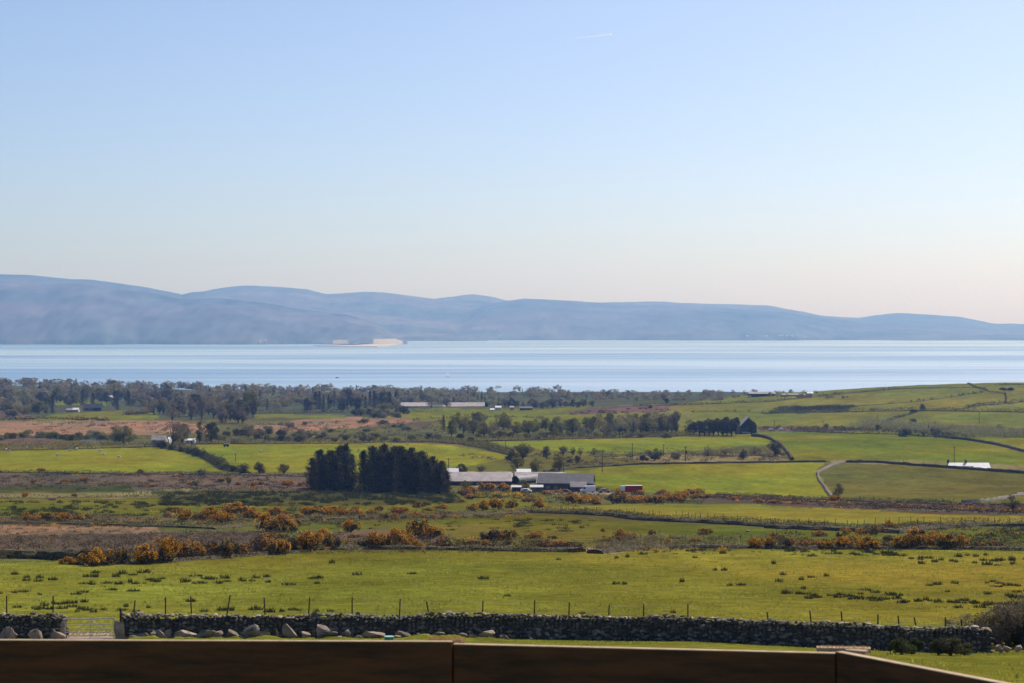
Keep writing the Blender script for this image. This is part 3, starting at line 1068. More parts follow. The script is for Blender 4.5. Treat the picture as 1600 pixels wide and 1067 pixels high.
hedge('hedge line climbing left from the two hillside bushes', [(1380, 661), (1410, 650), (1425, 646)], 1.3, 1.6, 'dark', 1.1, .5, uneven=.3)
hedge('level hedge across the lower hill under the two bushes', [(1190, 645), (1330, 643), (1420, 641), (1520, 642), (1700, 645)], 1.8, 2.0, 'dark', 1.3, .9, uneven=.2)
hedge('broad dark gorse patch on the lower left of the hill', [(1225, 641), (1280, 638), (1330, 638)], 2.2, 26.0, 'dark', 1.6, 0, uneven=.25)
hedge('broken hedge slanting up the middle of the hill', [(1330, 634), (1380, 631), (1430, 627), (1480, 621), (1535, 612)], 1.2, 1.5, 'dark', 1.2, .6, gap=.35, uneven=.3)
hedge('dark dotted hedge below the hill crest in line with the skyline', [(990, 634), (1100, 631), (1200, 627), (1300, 617), (1400, 607)], 1.5, 1.8, 'dark', 1.3, .6, uneven=.2)
hedge('skyline hedge climbing to the top of the hill', [(1400, 607), (1450, 606), (1508, 605), (1540, 606)], .8, 1.2, 'dark', 1.2, .5, uneven=.2)
hedge('short dark hedge running down from the hill summit', [(1512, 599), (1525, 605), (1545, 611), (1570, 615)], .8, 1.2, 'dark', 1.0, .5, uneven=.2)
hedge('hedge running downhill near the right edge of the hill', [(1570, 613), (1572, 622), (1570, 630), (1583, 631)], .7, 1.0, 'dark', 1.0, .4, uneven=.2)
hedge('dark hedge along the fields at far right of the hill', [(1508, 637), (1540, 632), (1562, 631), (1600, 627), (1700, 624)], 1.8, 2.2, 'dark', 1.3, .6, uneven=.3)
hedge('thin skyline hedge at the far right end of the hill', [(1555, 601), (1600, 600), (1700, 600)], 1.1, 1.4, 'dark', 1.2, .5, uneven=.2)
hedge('faint hedge left of the dark gorse patch', [(1080, 643), (1140, 642), (1200, 644)], 1.2, 1.6, 'dark', 1.0, .4, gap=.3, uneven=.3)
hedge('hedge along the left far field beneath the long sheds', [(618, 643), (660, 643), (692, 643)], 2.4, 3.0, 'olive', 1.2, .3, uneven=.3)
hedge('dark scrub line across the field before the long sheds', [(650, 654), (720, 652), (780, 650), (850, 653)], 1.0, 2.5, 'dark', .9, .2, gap=.4, uneven=.4)
hedge('long flowering gorse line along the top of the bracken strip', [(0, 656), (60, 654), (110, 655), (165, 657)], 1.9, 6.0, 'gorse', 1.2, 0, flowers=.22, uneven=.4)
hedge('small orange gorse thicket in the far left field', [(196, 648), (212, 647), (230, 645)], 2.6, 6.0, 'gorse', 1.2, 0, flowers=.30, uneven=.3)
hedge('dark hedge behind the far left bright field strip', [(395, 646), (470, 645), (545, 644)], 2.4, 3.0, 'dark', 1.3, .4, uneven=.25)
hedge('low dark bank under the brown moor at the left edge', [(-40, 684), (40, 683), (90, 684), (150, 688)], 1.8, 4.0, 'dark', 1.1, .3, uneven=.4)

# --- fences with posts -------------------------------------------------------------------------------------
fence('post and wire fence along the middle pasture above the dark bank', [(832, 796), (930, 799), (1060, 806), (1200, 816)], 3.1, 1.15, thick=.06)
fence('long close post row behind the bank on the right middle ground', [(1200, 818), (1330, 820), (1450, 816), (1620, 817)], 2.4, 1.15, thick=.06)
fence('post and wire fence along the twiggy bank of the near pasture', [(995, 845), (1090, 845), (1180, 845)], 2.6, 1.1, thick=.05)
fence('short post row right of the orange gorse hedge', [(1210, 838), (1290, 838), (1400, 838)], 3.2, 1.1, thick=.05)
fence('short row of posts in the rushy field among gorse bushes', [(560, 796), (600, 797), (660, 799)], 1.9, 1.1, thick=.05)
fence('posts beside the brown moor at the left edge', [(-20, 868), (20, 866), (70, 864)], 4.0, 1.2, thick=.05)
fence('line of posts crossing the moor strip at the left', [(0, 752), (80, 750), (180, 752)], 3.5, 1.1, thick=.06)
fence('fence posts on the dry hummock left of the spruces', [(195, 772), (240, 770), (290, 766)], 3.0, 1.1, thick=.06)
fence('posts along the dark wall bank of the striped field', [(1330, 719), (1400, 722), (1480, 728)], 6.0, 1.1, thick=.07, lift=.7)
fence('posts on the low hedge under the striped field', [(1340, 780), (1420, 784), (1500, 785)], 3.2, 1.2, thick=.06)


# ------------------------------------------------------------------ gorse bushes
def gorse_shape(seed, fl, dens=1.0):
    (wv, wt), (lv, lt), cs = shrub(seed, int(2600 * dens), .036, .62, 16, 6)
    rng = np.random.default_rng(seed + 500)
    C0 = lv.reshape(-1, 3, 3).mean(1)
    hgt = C0[:, 2]
    # blossom grows on the outer, upper shoots, in patches
    pat = fbm(C0[:, 0] * 4.5 + seed, C0[:, 1] * 4.5 + C0[:, 2] * 3, 3)
    r = np.hypot(C0[:, 0], C0[:, 1])
    outer = (hgt > .42) | ((r > .42) & (hgt > .22))
    k = outer & (pat > .27 - fl * .55)
    P = C0[k]
    P = P + (P - np.array([0, 0, .3])) * .05
    fv, ft = leaves(P, rng.uniform(.5, 1.1, len(P)) * .040, rng)
    return (wv, wt), (lv, lt), (fv, ft)


GS = {}


def gorse(px, py, wpx, hpx, fl, label, green='gorse', group=None):
    i = R.randrange(3)
    key = (i, fl > .6, fl > .25, green)
    if key not in GS:
        f = .75 if fl > .6 else (.45 if fl > .25 else .12)
        w, l, b = gorse_shape(900 + i * 7 + int(f * 100), f)
        GS[key] = (np_mesh('gorse_wood', *w, [M['bark']]), np_mesh('gorse_foliage', *l, [M[green]]), np_mesh('gorse_blossom', *b, [M['flower']]))
    w, l, b = GS[key]
    p = gp(px, py)
    k = p[1] / F
    t = thing('gorse_bush', label, 'gorse bush', tuple(p), R.uniform(-.3, .3) + R.choice([0, 3.14]), group)
    t.scale = (wpx * k * .95, min(wpx, hpx * 1.6) * k * .95, hpx * k * 1.02)
    link('stem', w, t)
    link('foliage', l, t)
    link('blossom', b, t)
    return t


FL = ['almost without flowers', 'half in bloom', 'in full bloom']


def gorse_row(where, lst):
    lst = sorted(lst)
    for k, (px, py, w, h, f, *g) in enumerate(lst):
        d = FL[2] if f > .6 else FL[1] if f > .25 else FL[0]
        gorse(px, py, w * R.uniform(.7, 1.0), h * R.uniform(.85, 1.15), f, f'gorse bush {d}, {nth(k, len(lst))} {where}', *(g[:1]))


gorse_row('along near pasture edge, left part', [
    (106, 881, 26, 15, .7), (145, 884, 40, 34, .7), (166, 882, 34, 26, .5), (190, 880, 34, 28, .1), (226, 880, 34, 30, .7), (240, 876, 26, 22, .5),
    (258, 877, 44, 44, .7), (285, 874, 36, 40, .4), (306, 871, 34, 32, .7), (330, 869, 34, 30, .1), (358, 871, 40, 32, .1), (378, 868, 26, 22, .7)])
gorse_row('in scrub behind near pasture middle', [
    (408, 864, 44, 34, .1, 'gorse_brown'), (436, 866, 40, 38, .4, 'gorse_brown'), (462, 860, 30, 28, .1), (486, 861, 48, 38, .7), (500, 846, 40, 30, .7), (518, 858, 32, 28, .1),
    (548, 831, 34, 30, .8), (570, 857, 26, 18, .1), (590, 857, 36, 36, .7), (618, 856, 48, 40, .7), (640, 855, 36, 30, .7), (655, 839, 42, 34, .4), (678, 840, 36, 28, .7),
    (650, 857, 30, 14, .7), (688, 856, 34, 16, .1, 'gorse_brown'), (770, 847, 44, 24, .1, 'gorse_brown'), (795, 842, 30, 18, .5), (860, 858, 50, 18, .1, 'gorse_brown'), (890, 858, 34, 16, .1, 'gorse_brown')])
gorse_row('among bushes of the middle left rise', [
    (42, 812, 18, 13, .7), (56, 813, 22, 11, .7), (74, 813, 26, 16, .4), (94, 814, 34, 20, .7), (124, 811, 20, 9, .7), (262, 806, 14, 9, .7), (286, 813, 32, 22, .7),
    (312, 812, 30, 14, .1), (330, 808, 36, 20, .7), (352, 818, 40, 22, .7), (368, 802, 44, 22, .8), (392, 808, 26, 14, .7), (416, 829, 44, 34, .7), (442, 830, 44, 32, .7), (462, 828, 28, 22, .1),
    (432, 804, 36, 16, .7), (484, 804, 32, 18, .7), (504, 803, 20, 14, .7), (522, 802, 34, 16, .7), (540, 806, 32, 16, .8), (622, 801, 30, 14, .7), (655, 792, 26, 10, .4), (690, 794, 26, 9, .7)])
gorse_row('on bank below the farm buildings', [
    (722, 784, 10, 6, .7), (738, 797, 22, 16, .7), (755, 796, 24, 18, .8), (778, 795, 26, 20, .7), (800, 793, 24, 14, .4), (842, 792, 26, 18, .8), (736, 768, 18, 11, .7), (760, 766, 26, 16, .4, 'gorse_brown'),
    (786, 766, 34, 16, .4), (893, 786, 24, 24, .5), (908, 787, 20, 15, .8), (929, 787, 30, 16, .8), (958, 786, 26, 18, .1), (975, 785, 26, 20, .7), (994, 786, 34, 16, .8), (1012, 785, 20, 16, .7),
    (1026, 785, 26, 20, .4), (1050, 784, 36, 22, .7), (1064, 778, 26, 14, .8), (1076, 772, 20, 12, .8), (1088, 778, 22, 10, .8), (1106, 778, 20, 9, .7), (943, 768, 24, 9, .7), (1036, 772, 22, 9, .7)])
gorse_row('along the right end of near pasture hedge', [
    (968, 842, 24, 20, .7), (985, 842, 26, 16, .7), (942, 830, 10, 8, .7), (1182, 857, 30, 26, .8), (1202, 857, 24, 22, .4), (1232, 856, 36, 20, .1, 'gorse_brown'), (1262, 856, 34, 20, .4, 'gorse_brown'),
    (1290, 857, 26, 20, .4), (1318, 857, 34, 22, .4, 'gorse_brown'), (1355, 859, 36, 24, .8), (1376, 856, 26, 16, .1), (1405, 857, 36, 28, .7), (1428, 856, 42, 32, .8), (1455, 856, 34, 26, .7),
    (1480, 858, 44, 34, .4), (1502, 856, 26, 24, .7), (1530, 857, 30, 14, .1), (1560, 857, 34, 14, .1, 'gorse_brown'), (1388, 826, 26, 16, .7), (1370, 834, 30, 18, .1, 'gorse_brown')])
gorse_row('on the moor strip left of the spruces', [
    (64, 736, 14, 8, .4), (52, 753, 14, 7, .7), (100, 752, 14, 6, .7), (112, 753, 10, 5, .8), (131, 751, 13, 8, .8), (38, 776, 12, 9, .7), (116, 775, 12, 6, .4), (238, 760, 12, 7, .8),
    (300, 756, 16, 7, .4), (346, 753, 14, 9, .1), (372, 757, 14, 7, .7), (396, 758, 16, 8, .7), (446, 757, 22, 9, .7), (470, 758, 14, 8, .7), (408, 756, 14, 7, .7), (538, 762, 14, 8, .7), (592, 763, 6, 5, .8)])
gorse_row('dotted over the right middle fields', [
    (1305, 782, 20, 13, .4), (1248, 787, 12, 6, .7), (1412, 793, 14, 5, .8), (1210, 785, 24, 8, .7), (1185, 784, 20, 8, .7), (1150, 781, 22, 8, .7), (1273, 643, 9, 5, .8)])


rg = random.Random(91)
for where, n, x0, x1, y0, y1 in [('in the rough band left of centre', 34, 240, 700, 796, 812), ('on the slope above near pasture', 30, 400, 900, 838, 856),
                                 ('beside the farm track', 22, 700, 1100, 768, 784), ('scattered in the right rough ground', 24, 940, 1560, 834, 852)]:
    it = sorted((rg.uniform(x0, x1), rg.uniform(y0, y1)) for _ in range(n))
    for k, (px, py) in enumerate(it):
        f = rg.choice([.1, .4, .7, .8])
        gorse(px, py, rg.uniform(10, 24), rg.uniform(6, 13), f, f'small gorse bush, {nth(k, n)} {where}', rg.choice(['gorse', 'gorse_brown', 'gorse']))

# ------------------------------------------------------------------ trees
TREE_PTS = []


def grove(desc, where, spec, n, x0, x1, y0, y1, h0, h1, wr=(.8, 1.2), group=None, seed=1, edge=None):
    """n plants spread over the ground between the sight lines; spec = list of (kind, material)"""
    rng = random.Random(seed)
    items = []
    for k in range(n):
        px = x0 + (x1 - x0) * (k + rng.uniform(.1, .9)) / n
        lo = np.interp(px, [e[0] for e in edge], [e[1] for e in edge]) if edge else 0
        py = rng.uniform(y0, y1) + lo
        items.append((px, py, rng.choice(spec), rng.uniform(h0, h1), rng.uniform(*wr)))
    items.sort()
    for k, (px, py, (kind, m), h, w) in enumerate(items):
        lab = f'{desc}, {nth(k, n)} {where}' if not group else f'{desc} {where}'
        plant(kind, m, px, py, h, w, lab, group, rng=rng)


# spruce clump beside the farm
def clump(label, lst, seed, where):
    rng = random.Random(seed)
    lst = sorted(lst)
    for k, (px, py, h, w) in enumerate(lst):
        plant('pine' if px > 1000 else 'bigconifer', 'conifer' if px > 1000 else 'dark' if rng.random() < (.45 if px < 560 else .15) else 'conifer', px, py, h, w, f'{label}, {nth(k, len(lst))} {where}', rng=rng)


clump('tall dark spruce', [(px, py, h * .95, w) for px, py, h, w in [(489, 764, 52, 1.15), (500, 761, 62, 1.1), (506, 766, 58, 1.2), (517, 762, 62, 1.2), (523, 767, 60, 1.2), (532, 760, 68, 1.0), (541, 766, 64, 1.1), (540, 762, 72, .9), (549, 764, 58, .8)]], 3, 'of the left clump')
clump('tall dark spruce', [(px, py, h * .95, w) for px, py, h, w in [(568, 766, 66, .8), (577, 768, 50, 1.0), (583, 763, 70, 1.0), (592, 769, 66, 1.1), (600, 763, 73, 1.0), (609, 769, 68, 1.2), (617, 764, 71, 1.0), (627, 766, 73, 1.0), (633, 770, 66, 1.2), (642, 764, 68, 1.1),
                          (651, 770, 62, 1.2), (659, 765, 64, 1.1), (668, 770, 56, 1.2), (676, 766, 56, 1.1), (686, 770, 48, 1.2), (690, 765, 48, 1.1), (697, 769, 36, 1.3)]], 4, 'of the right clump')
plant('shrub', 'willow', 563, 768, 18, .8, 'pale green shrub in front of the gap in the spruces')
plant('shrub', 'bud', 549, 767, 10, 1.3, 'small brown bush at the foot of left spruce clump')
plant('tree', 'fresh', 728, 766, 17, 1.1, 'yellow green bush at the right foot of the spruces')
# dark row beside stone farmhouse
clump('dark cypress in the windbreak', [(1084, 679, 22, 1.3), (1093, 681, 26, 1.1), (1101, 680, 25, 1.3), (1108, 679, 27, 1.2), (1115, 681, 26, 1.3), (1122, 679, 28, 1.1), (1129, 681, 27, 1.3), (1136, 679, 30, 1.1), (1143, 681, 28, 1.3), (1150, 679, 30, 1.0)], 5, 'beside the stone house')
plant('pine', 'conifer', 1078, 679, 18, 1.6, 'small dark round tree at the left end of the windbreak')
plant('bare', 'bud', 1077, 676, 26, .9, 'leafless tree behind the left end of the windbreak')
plant('pine', 'conifer', 1174, 681, 26, .9, 'slim dark tree in front of the stone house gable')
# garden trees round the farm
for px, py, h, w, kd, m, lab in [
    (405, 741, 20, 1.0, 'tree', 'dark', 'small dark tree at the lower edge of second sheep field, left of pair'),
    (443, 740, 17, 1.2, 'tree', 'olive', 'small round tree at the lower edge of second sheep field, right of pair'),
    (219, 739, 9, 1.3, 'shrub', 'olive', 'round green bush on the lower edge of left sheep field'),
    (317, 741, 13, 1.3, 'shrub', 'willow', 'grey green bush near the lower right corner of left sheep field'),
    (307, 757, 12, 1.5, 'shrub', 'willow', 'pale bush on the moor strip left of the spruces'),
    (358, 756, 15, .8, 'tree', 'fresh', 'small fresh green tree on the moor strip'),
    (721, 741, 18, 1.2, 'tree', 'dark', 'round dark tree behind the long low barn'),
    (752, 741, 15, 1.1, 'tree', 'olive', 'small tree behind the right part of long low barn'),
    (808, 734, 22, 1.1, 'tree', 'olive', 'round olive tree behind the farmyard, left of three'),
    (838, 738, 24, 1.1, 'tree', 'olive', 'round olive tree behind the farmyard, middle of three'),
    (874, 735, 24, 1.1, 'tree', 'olive', 'round olive tree behind the farmyard, right of three'),
    (817, 718, 26, 1.3, 'tree', 'olive', 'broad green tree on the slope above the farmyard'),
    (800, 722, 22, 1.0, 'tree', 'dark', 'dark tree left of the broad green tree above the farmyard'),
    (854, 717, 22, 1.0, 'pine', 'dark', 'dark round tree on the bank above the farmyard'),
    (880, 711, 15, 1.1, 'tree', 'twig', 'small brown tree on the bank, left of the slim one'),
    (895, 711, 14, .6, 'tree', 'olive', 'slim small tree on the bank below the bright field'),
    (907, 712, 16, .8, 'twiggy', 'bud', 'small forked tree on the bank below the bright field'),
    (928, 711, 13, 1.3, 'twiggy', 'olive', 'low spreading tree on the bank left of the poles'),
    (902, 724, 14, .8, 'tree', 'dark', 'dark small tree under the bank above the farm'),
    (890, 722, 10, 1.2, 'shrub', 'olive', 'low bush under the bank above the farm'),
    (1023, 719, 20, 1.3, 'tree', 'dark', 'dark bush beside the second pole on the bank'),
    (1005, 719, 12, 1.3, 'shrub', 'gorse_brown', 'red brown bush left of the dark bank bush'),
    (1056, 716, 13, 1.3, 'shrub', 'bud', 'brown bush left of the third pole'),
    (1106, 713, 19, .9, 'twiggy', 'bud', 'leafless fan shaped tree in the thorn hedge'),
    (1132, 711, 15, 1.4, 'twiggy', 'bud', 'low thorn tree left in the thorn hedge'),
    (1162, 717, 16, 1.0, 'tree', 'dark', 'dark tree at the middle of the thorn hedge'),
    (1180, 710, 14, 1.4, 'twiggy', 'olive', 'thorn tree right of middle in the thorn hedge'),
    (1211, 712, 24, 1.0, 'tree', 'dark', 'lone round tree with black shadow at the field corner'),
    (1310, 780, 27, .9, 'twiggy', 'dark', 'dark twiggy tree at the foot of the crooked wall'),
    (1582, 798, 30, 1.2, 'twiggy', 'dark', 'dark bushy tree beside the broken pale wall'),
    (1427, 663, 10, 1.7, 'tree', 'gorse_brown', 'red brown bush pair on the hill, left one'),
    (1441, 641, 11, 1.1, 'tree', 'dark', 'small round tree on the hill beside the brown bush'),
    (1428, 644, 7, 2.0, 'shrub', 'gorse_brown', 'low wide brown bush beside the small hill tree'),
    (1291, 668, 8, 1.0, 'tree', 'dark', 'small dark bush left of the pale willow belt'),
    (1363, 663, 11, 1.8, 'twiggy', 'twig', 'wide brown thicket at the left end of willow belt'),
    (1371, 672, 10, .9, 'tree', 'dark', 'dark bush under the brown thicket'),
    (1568, 609, 6, 2.2, 'shrub', 'gorse_brown', 'brown bush group on the hilltop, left one'),
    (1579, 609, 6, 2.2, 'shrub', 'gorse_brown', 'brown bush group on the hilltop, right one'),
    (1042, 630, 9, 1.0, 'tree', 'dark', 'lone dark round tree beyond the ploughed field'),
    (1016, 637, 6, 1.2, 'shrub', 'dark', 'tiny dark bush at the edge of the ploughed field'),
    (818, 766, 17, 1.3, 'tree', 'fresh', 'green round bush in front of the arched barn'),
    (846, 770, 9, 1.3, 'shrub', 'dark', 'dark bush right of the green farmyard bush'),
    (470, 692, 28, .8, 'bare', 'twig', 'tall bare tree above the second sheep field'),
    (693, 671, 24, .8, 'conifer', 'dark', 'lone tall dark conifer among far scrub'),
    (193, 693, 30, 1.3, 'tree', 'fresh', 'large yellow green tree above the left sheep field'),
    (180, 691, 30, 1.0, 'twiggy', 'bud', 'brown budding tree behind the yellow green tree'),
    (270, 694, 40, 1.15, 'twiggy', 'bud', 'big brown budding tree beside the cottage'),
    (285, 693, 34, .9, 'tree', 'bud', 'brown tree right of the big budding tree'),
    (312, 692, 38, .6, 'poplar', 'olive', 'slim tall tree right of the big budding trees'),
    (330, 691, 34, .8, 'tree', 'dark', 'dark tree at the right of the cottage trees'),
    (372, 660, 38, 1.0, 'tree', 'dark', 'large dark tree above the long field'),
    (360, 657, 30, .9, 'tree', 'twig', 'brown tree left of the large dark tree'),
    (82, 645, 30, .8, 'conifer', 'dark', 'dark conifer at the left edge of far green field'),
    (72, 645, 26, .9, 'conifer', 'dark', 'smaller conifer left of the dark one'),
    (60, 646, 22, 1.2, 'tree', 'olive', 'round tree left of the dark far conifers'),
    (183, 640, 22, .8, 'conifer', 'dark', 'dark conifer behind the far farmhouse'),
    (20, 650, 16, 1.4, 'shrub', 'willow', 'pale scrub bush at far left moor'),
]:
    plant(kd, m, px, py, h, w, lab)

for k, (px, py) in enumerate([(252, 700), (268, 702), (284, 705), (296, 708), (308, 712), (318, 715), (328, 720), (337, 724), (344, 729), (354, 733), (366, 736), (380, 738)]):
    plant('shrub', R.choice(['dark', 'olive', 'dark']), px, py, R.uniform(11, 17), R.uniform(.8, 1.2), f'round dark bush, {nth(k, 12)} in the hedge between the sheep fields')
grove('pale willow bush', 'on the bracken strip', [('shrub', 'willow'), ('shrub', 'fresh')], 16, -10, 190, 678, 688, 8, 15, (1.2, 1.9), seed=2)
grove('low pale willow', 'below the tall dark trees', [('shrub', 'willow'), ('shrub', 'olive'), ('shrub', 'willow')], 22, 385, 640, 660, 684, 7, 12, (1.2, 1.9), seed=3)
grove('low dark bush', 'behind the second sheep field', [('shrub', 'dark'), ('shrub', 'olive'), ('tree', 'dark')], 16, 395, 745, 684, 690, 8, 13, (1.1, 1.7), seed=4)
grove('thin upright tree', 'of the tall thin row', [('poplar', 'olive'), ('twiggy', 'bud'), ('poplar', 'bud'), ('twiggy', 'willow')], 20, 950, 1058, 673, 679, 27, 38, (.9, 1.3), seed=5)
grove('mixed scrub tree', 'above the long clipped hedge', [('twiggy', 'bud'), ('tree', 'olive'), ('twiggy', 'olive'), ('tree', 'fresh'), ('twiggy', 'twig')], 34, 700, 955, 668, 684, 16, 30, (.8, 1.2), seed=6)
grove('bush', 'along the clipped hedge top', [('shrub', 'olive'), ('shrub', 'willow'), ('shrub', 'dark')], 18, 740, 1060, 680, 685, 8, 13, (1.1, 1.7), seed=16)
grove('tall brown tree', 'in the far middle wood', [('twiggy', 'bud'), ('tree', 'dark'), ('poplar', 'twig'), ('tree', 'olive')], 20, 238, 400, 645, 664, 26, 42, (.7, 1.1), seed=7)
grove('dark tree', 'left of the long sheds', [('conifer', 'dark'), ('tree', 'dark'), ('pine', 'conifer'), ('conifer', 'conifer'), ('twiggy', 'bud')], 24, 478, 625, 634, 644, 20, 33, (.7, 1.1), seed=8)
grove('round scrub', 'in front of the shed conifers', [('shrub', 'dark'), ('shrub', 'willow'), ('tree', 'olive')], 12, 555, 632, 646, 653, 12, 20, (1.1, 1.6), seed=9)
grove('dark tree', 'behind the far left field', [('tree', 'dark'), ('conifer', 'dark'), ('tree', 'olive'), ('tree', 'twig')], 26, 60, 270, 625, 634, 16, 27, (.8, 1.2), seed=10)
grove('tree', 'at the left edge beyond the moor', [('tree', 'olive'), ('tree', 'dark'), ('tree', 'willow'), ('twiggy', 'bud')], 16, -15, 65, 626, 648, 14, 24, (.9, 1.4), seed=11)
grove('tree', 'between far sheds and ploughed field', [('tree', 'olive'), ('tree', 'dark'), ('tree', 'fresh'), ('tree', 'twig')], 16, 775, 930, 633, 639, 9, 16, (.9, 1.3), seed=12)
grove('scrub bush', 'right of the cottage trees', [('shrub', 'olive'), ('shrub', 'willow'), ('tree', 'bud'), ('shrub', 'dark')], 18, 335, 480, 676, 691, 9, 16, (1.1, 1.6), seed=13)
grove('olive tree', 'in front of the far wood', [('tree', 'olive'), ('tree', 'dark'), ('twiggy', 'bud'), ('tree', 'willow')], 20, 390, 700, 625, 638, 12, 19, (.9, 1.3), seed=14)
grove('willow clump', 'in the belt under the hill', [('shrub', 'willow'), ('twiggy', 'willow')], 16, 1400, 1610, 674, 682, 12, 20, (1.0, 1.4), seed=15)
print('individual plants', COUNT['tree'])


# far-off wood along the shore, one mass
def far_wood():
    rng = np.random.default_rng(77)
    shapes = []
    for k in range(5):
        _, c = broadleaf(300 + k, 420, 0, .55, .06, .065)
        shapes.append(c)
    cons = [conifer(330 + k, .19, 9, .03, .045, 5, 3)[1] for k in range(2)]
    mats = ['olive', 'bud', 'twig', 'dark', 'willow', 'conifer']
    V, T, I = [], [], []
    n0 = 0
    # (x0, x1, base y range, height px range, how many)
    for (x0, x1, ya, yb, h0, h1, n, con) in [
        (-260, 60, 596, 606, 12, 18, 70, .1), (-260, 200, 604, 622, 12, 19, 100, .2), (60, 330, 602, 612, 9, 16, 90, .15), (300, 620, 607, 616, 8, 15, 110, .1),
        (200, 480, 616, 640, 12, 22, 120, .25), (480, 700, 616, 632, 10, 17, 90, .3), (600, 880, 611, 622, 7, 14, 110, .05), (700, 800, 618, 634, 9, 15, 50, .4),
        (860, 1130, 616, 626, 7, 13, 110, .05), (1100, 1330, 614, 622, 4, 9, 50, 0), (-260, 60, 622, 648, 14, 24, 60, .3), (1600, 1900, 600, 603, 5, 9, 8, 0)]:
        for _ in range(n):
            px, py = rng.uniform(x0, x1), rng.uniform(ya, yb)
            p = gp(px, py)
            h = rng.uniform(h0, h1) * .86 * p[1] / F
            c = cons[rng.integers(2)] if rng.random() < con else shapes[rng.integers(5)]
            iscon = c is cons[0] or c is cons[1]
            a = rng.uniform(0, 6.28)
            w = h * rng.uniform(1.0, 1.7)
            Rm = np.array([[math.cos(a), math.sin(a), 0], [-math.sin(a), math.cos(a), 0], [0, 0, 1]])
            v = (c[0] @ Rm) * np.array([w, w, h]) + p
            V.append(v)
            T.append(c[1] + n0)
            n0 += len(v)
            mi = int(rng.choice([0, 1, 2, 3, 4], p=[.25, .29, .26, .05, .15])) if not iscon else 5
            I.append(np.full(len(c[1]), mi))
    me = np_mesh('woodland', np.vstack(V), np.vstack(T), [M[k] for k in mats], np.concatenate(I))
    tag(link('woodland', me), 'far wooded belt of budding trees along the shore', kind='stuff')


far_wood()


# ------------------------------------------------------------------ rush tufts
RUSH = [np_mesh('rush_tuft', *rush(40 + k, 70), [M['rush']]) for k in range(4)] + [np_mesh('rush_tuft', *rush(50, 60), [M['rushbrown']])]


TUFTS = []


def rushes(side, group, lst):
    for (px, py, w, n) in lst:
        # a streak of n tufts w pixels wide
        for j in range(n):
            if R.random() < .15:
                continue
            x = px + (0 if n == 1 else (j / (n - 1) - .5) * w) + R.uniform(-5, 5)
            sw = (w / max(1, n)) * 1.25 if n > 1 else w
            TUFTS.append((side, group, x, py + R.uniform(-2.6, 2.6), max(4, sw * R.uniform(.55, 1.5)), R.uniform(4.0, 9.5)))


def plant_tufts():
    rows = {}
    for t in TUFTS:
        band = [b for b in ((868, 'row under far hedge'), (876, 'second row from far hedge'), (892, 'upper row'), (903, 'upper middle row'), (909, 'middle row'), (918, 'middle lower row'),
                            (928, 'lower row'), (934, 'lower long row'), (941, 'last row but one'), (990, 'row nearest the wall')) if t[3] < b[0]][0][1]
        rows.setdefault((t[0], t[1], band), []).append(t)
    for (side, group, band), ts in rows.items():
        ts.sort(key=lambda t: t[2])
        for k, (_, _, px, py, w, h) in enumerate(ts):
            p = gp(px, py)
            q = p[1] / F
            size = 'broad' if w > 13 else ('tall' if h > 7.5 else ('tiny' if w < 7 else 'small'))
            o = link('rush_tuft', RUSH[4] if R.random() < .12 else RUSH[R.randrange(4)], None, tuple(p), (0, 0, R.uniform(0, 6.28)), (w * q * 1.35, w * q * 1.35, h * q * 1.25))
            tag(o, f'{size} rush tuft, {nth(k, len(ts)) if len(ts) > 1 else "alone"} in {band}, {side}', 'rush tuft', group)


rushes('left part', 'rush tufts left in the near pasture', [
    (10, 899, 20, 2), (50, 902, 24, 2), (55, 906, 30, 3), (80, 904, 14, 1), (140, 900, 18, 2), (165, 897, 26, 2), (205, 896, 34, 3), (180, 900, 12, 1), (128, 910, 14, 1), (140, 914, 10, 1),
    (178, 911, 22, 2), (215, 911, 24, 3), (243, 906, 26, 3), (262, 909, 12, 1), (278, 909, 16, 2), (300, 899, 14, 1), (318, 902, 22, 2), (340, 901, 26, 3), (303, 908, 10, 1), (309, 910, 14, 1),
    (328, 910, 20, 2), (371, 909, 24, 2), (30, 927, 20, 2), (8, 925, 22, 3), (62, 928, 10, 1), (110, 930, 17, 2), (134, 926, 12, 1), (175, 922, 12, 1), (212, 921, 14, 1), (42, 950, 24, 2),
    (85, 945, 22, 2), (102, 944, 34, 4), (115, 950, 30, 3), (70, 953, 20, 2), (135, 955, 26, 3), (120, 940, 16, 2), (180, 950, 28, 3), (205, 953, 20, 2), (248, 944, 12, 1), (240, 950, 16, 2),
    (295, 941, 13, 1), (316, 953, 14, 1), (355, 954, 17, 2), (350, 950, 10, 1), (394, 950, 14, 2), (420, 954, 26, 3), (455, 954, 24, 3), (490, 955, 12, 1), (520, 957, 14, 1)])
rushes('middle', 'small tufts in the middle of the near pasture', [
    (385, 907, 14, 2), (410, 902, 18, 2), (456, 914, 14, 1), (500, 905, 22, 3), (496, 910, 12, 1), (416, 911, 10, 1), (557, 896, 10, 1), (516, 878, 8, 1), (640, 898, 10, 1), (754, 904, 10, 1),
    (790, 929, 8, 1), (910, 957, 10, 1), (1053, 958, 6, 1), (1149, 916, 16, 2), (1114, 888, 9, 1), (1136, 893, 8, 1), (960, 912, 7, 1), (974, 913, 8, 1), (868, 873, 6, 1), (1210, 880, 6, 1),
    (1066, 909, 6, 1), (970, 870, 14, 2), (1002, 863, 10, 1), (1088, 871, 7, 1), (1128, 864, 10, 1), (1083, 861, 9, 1)])
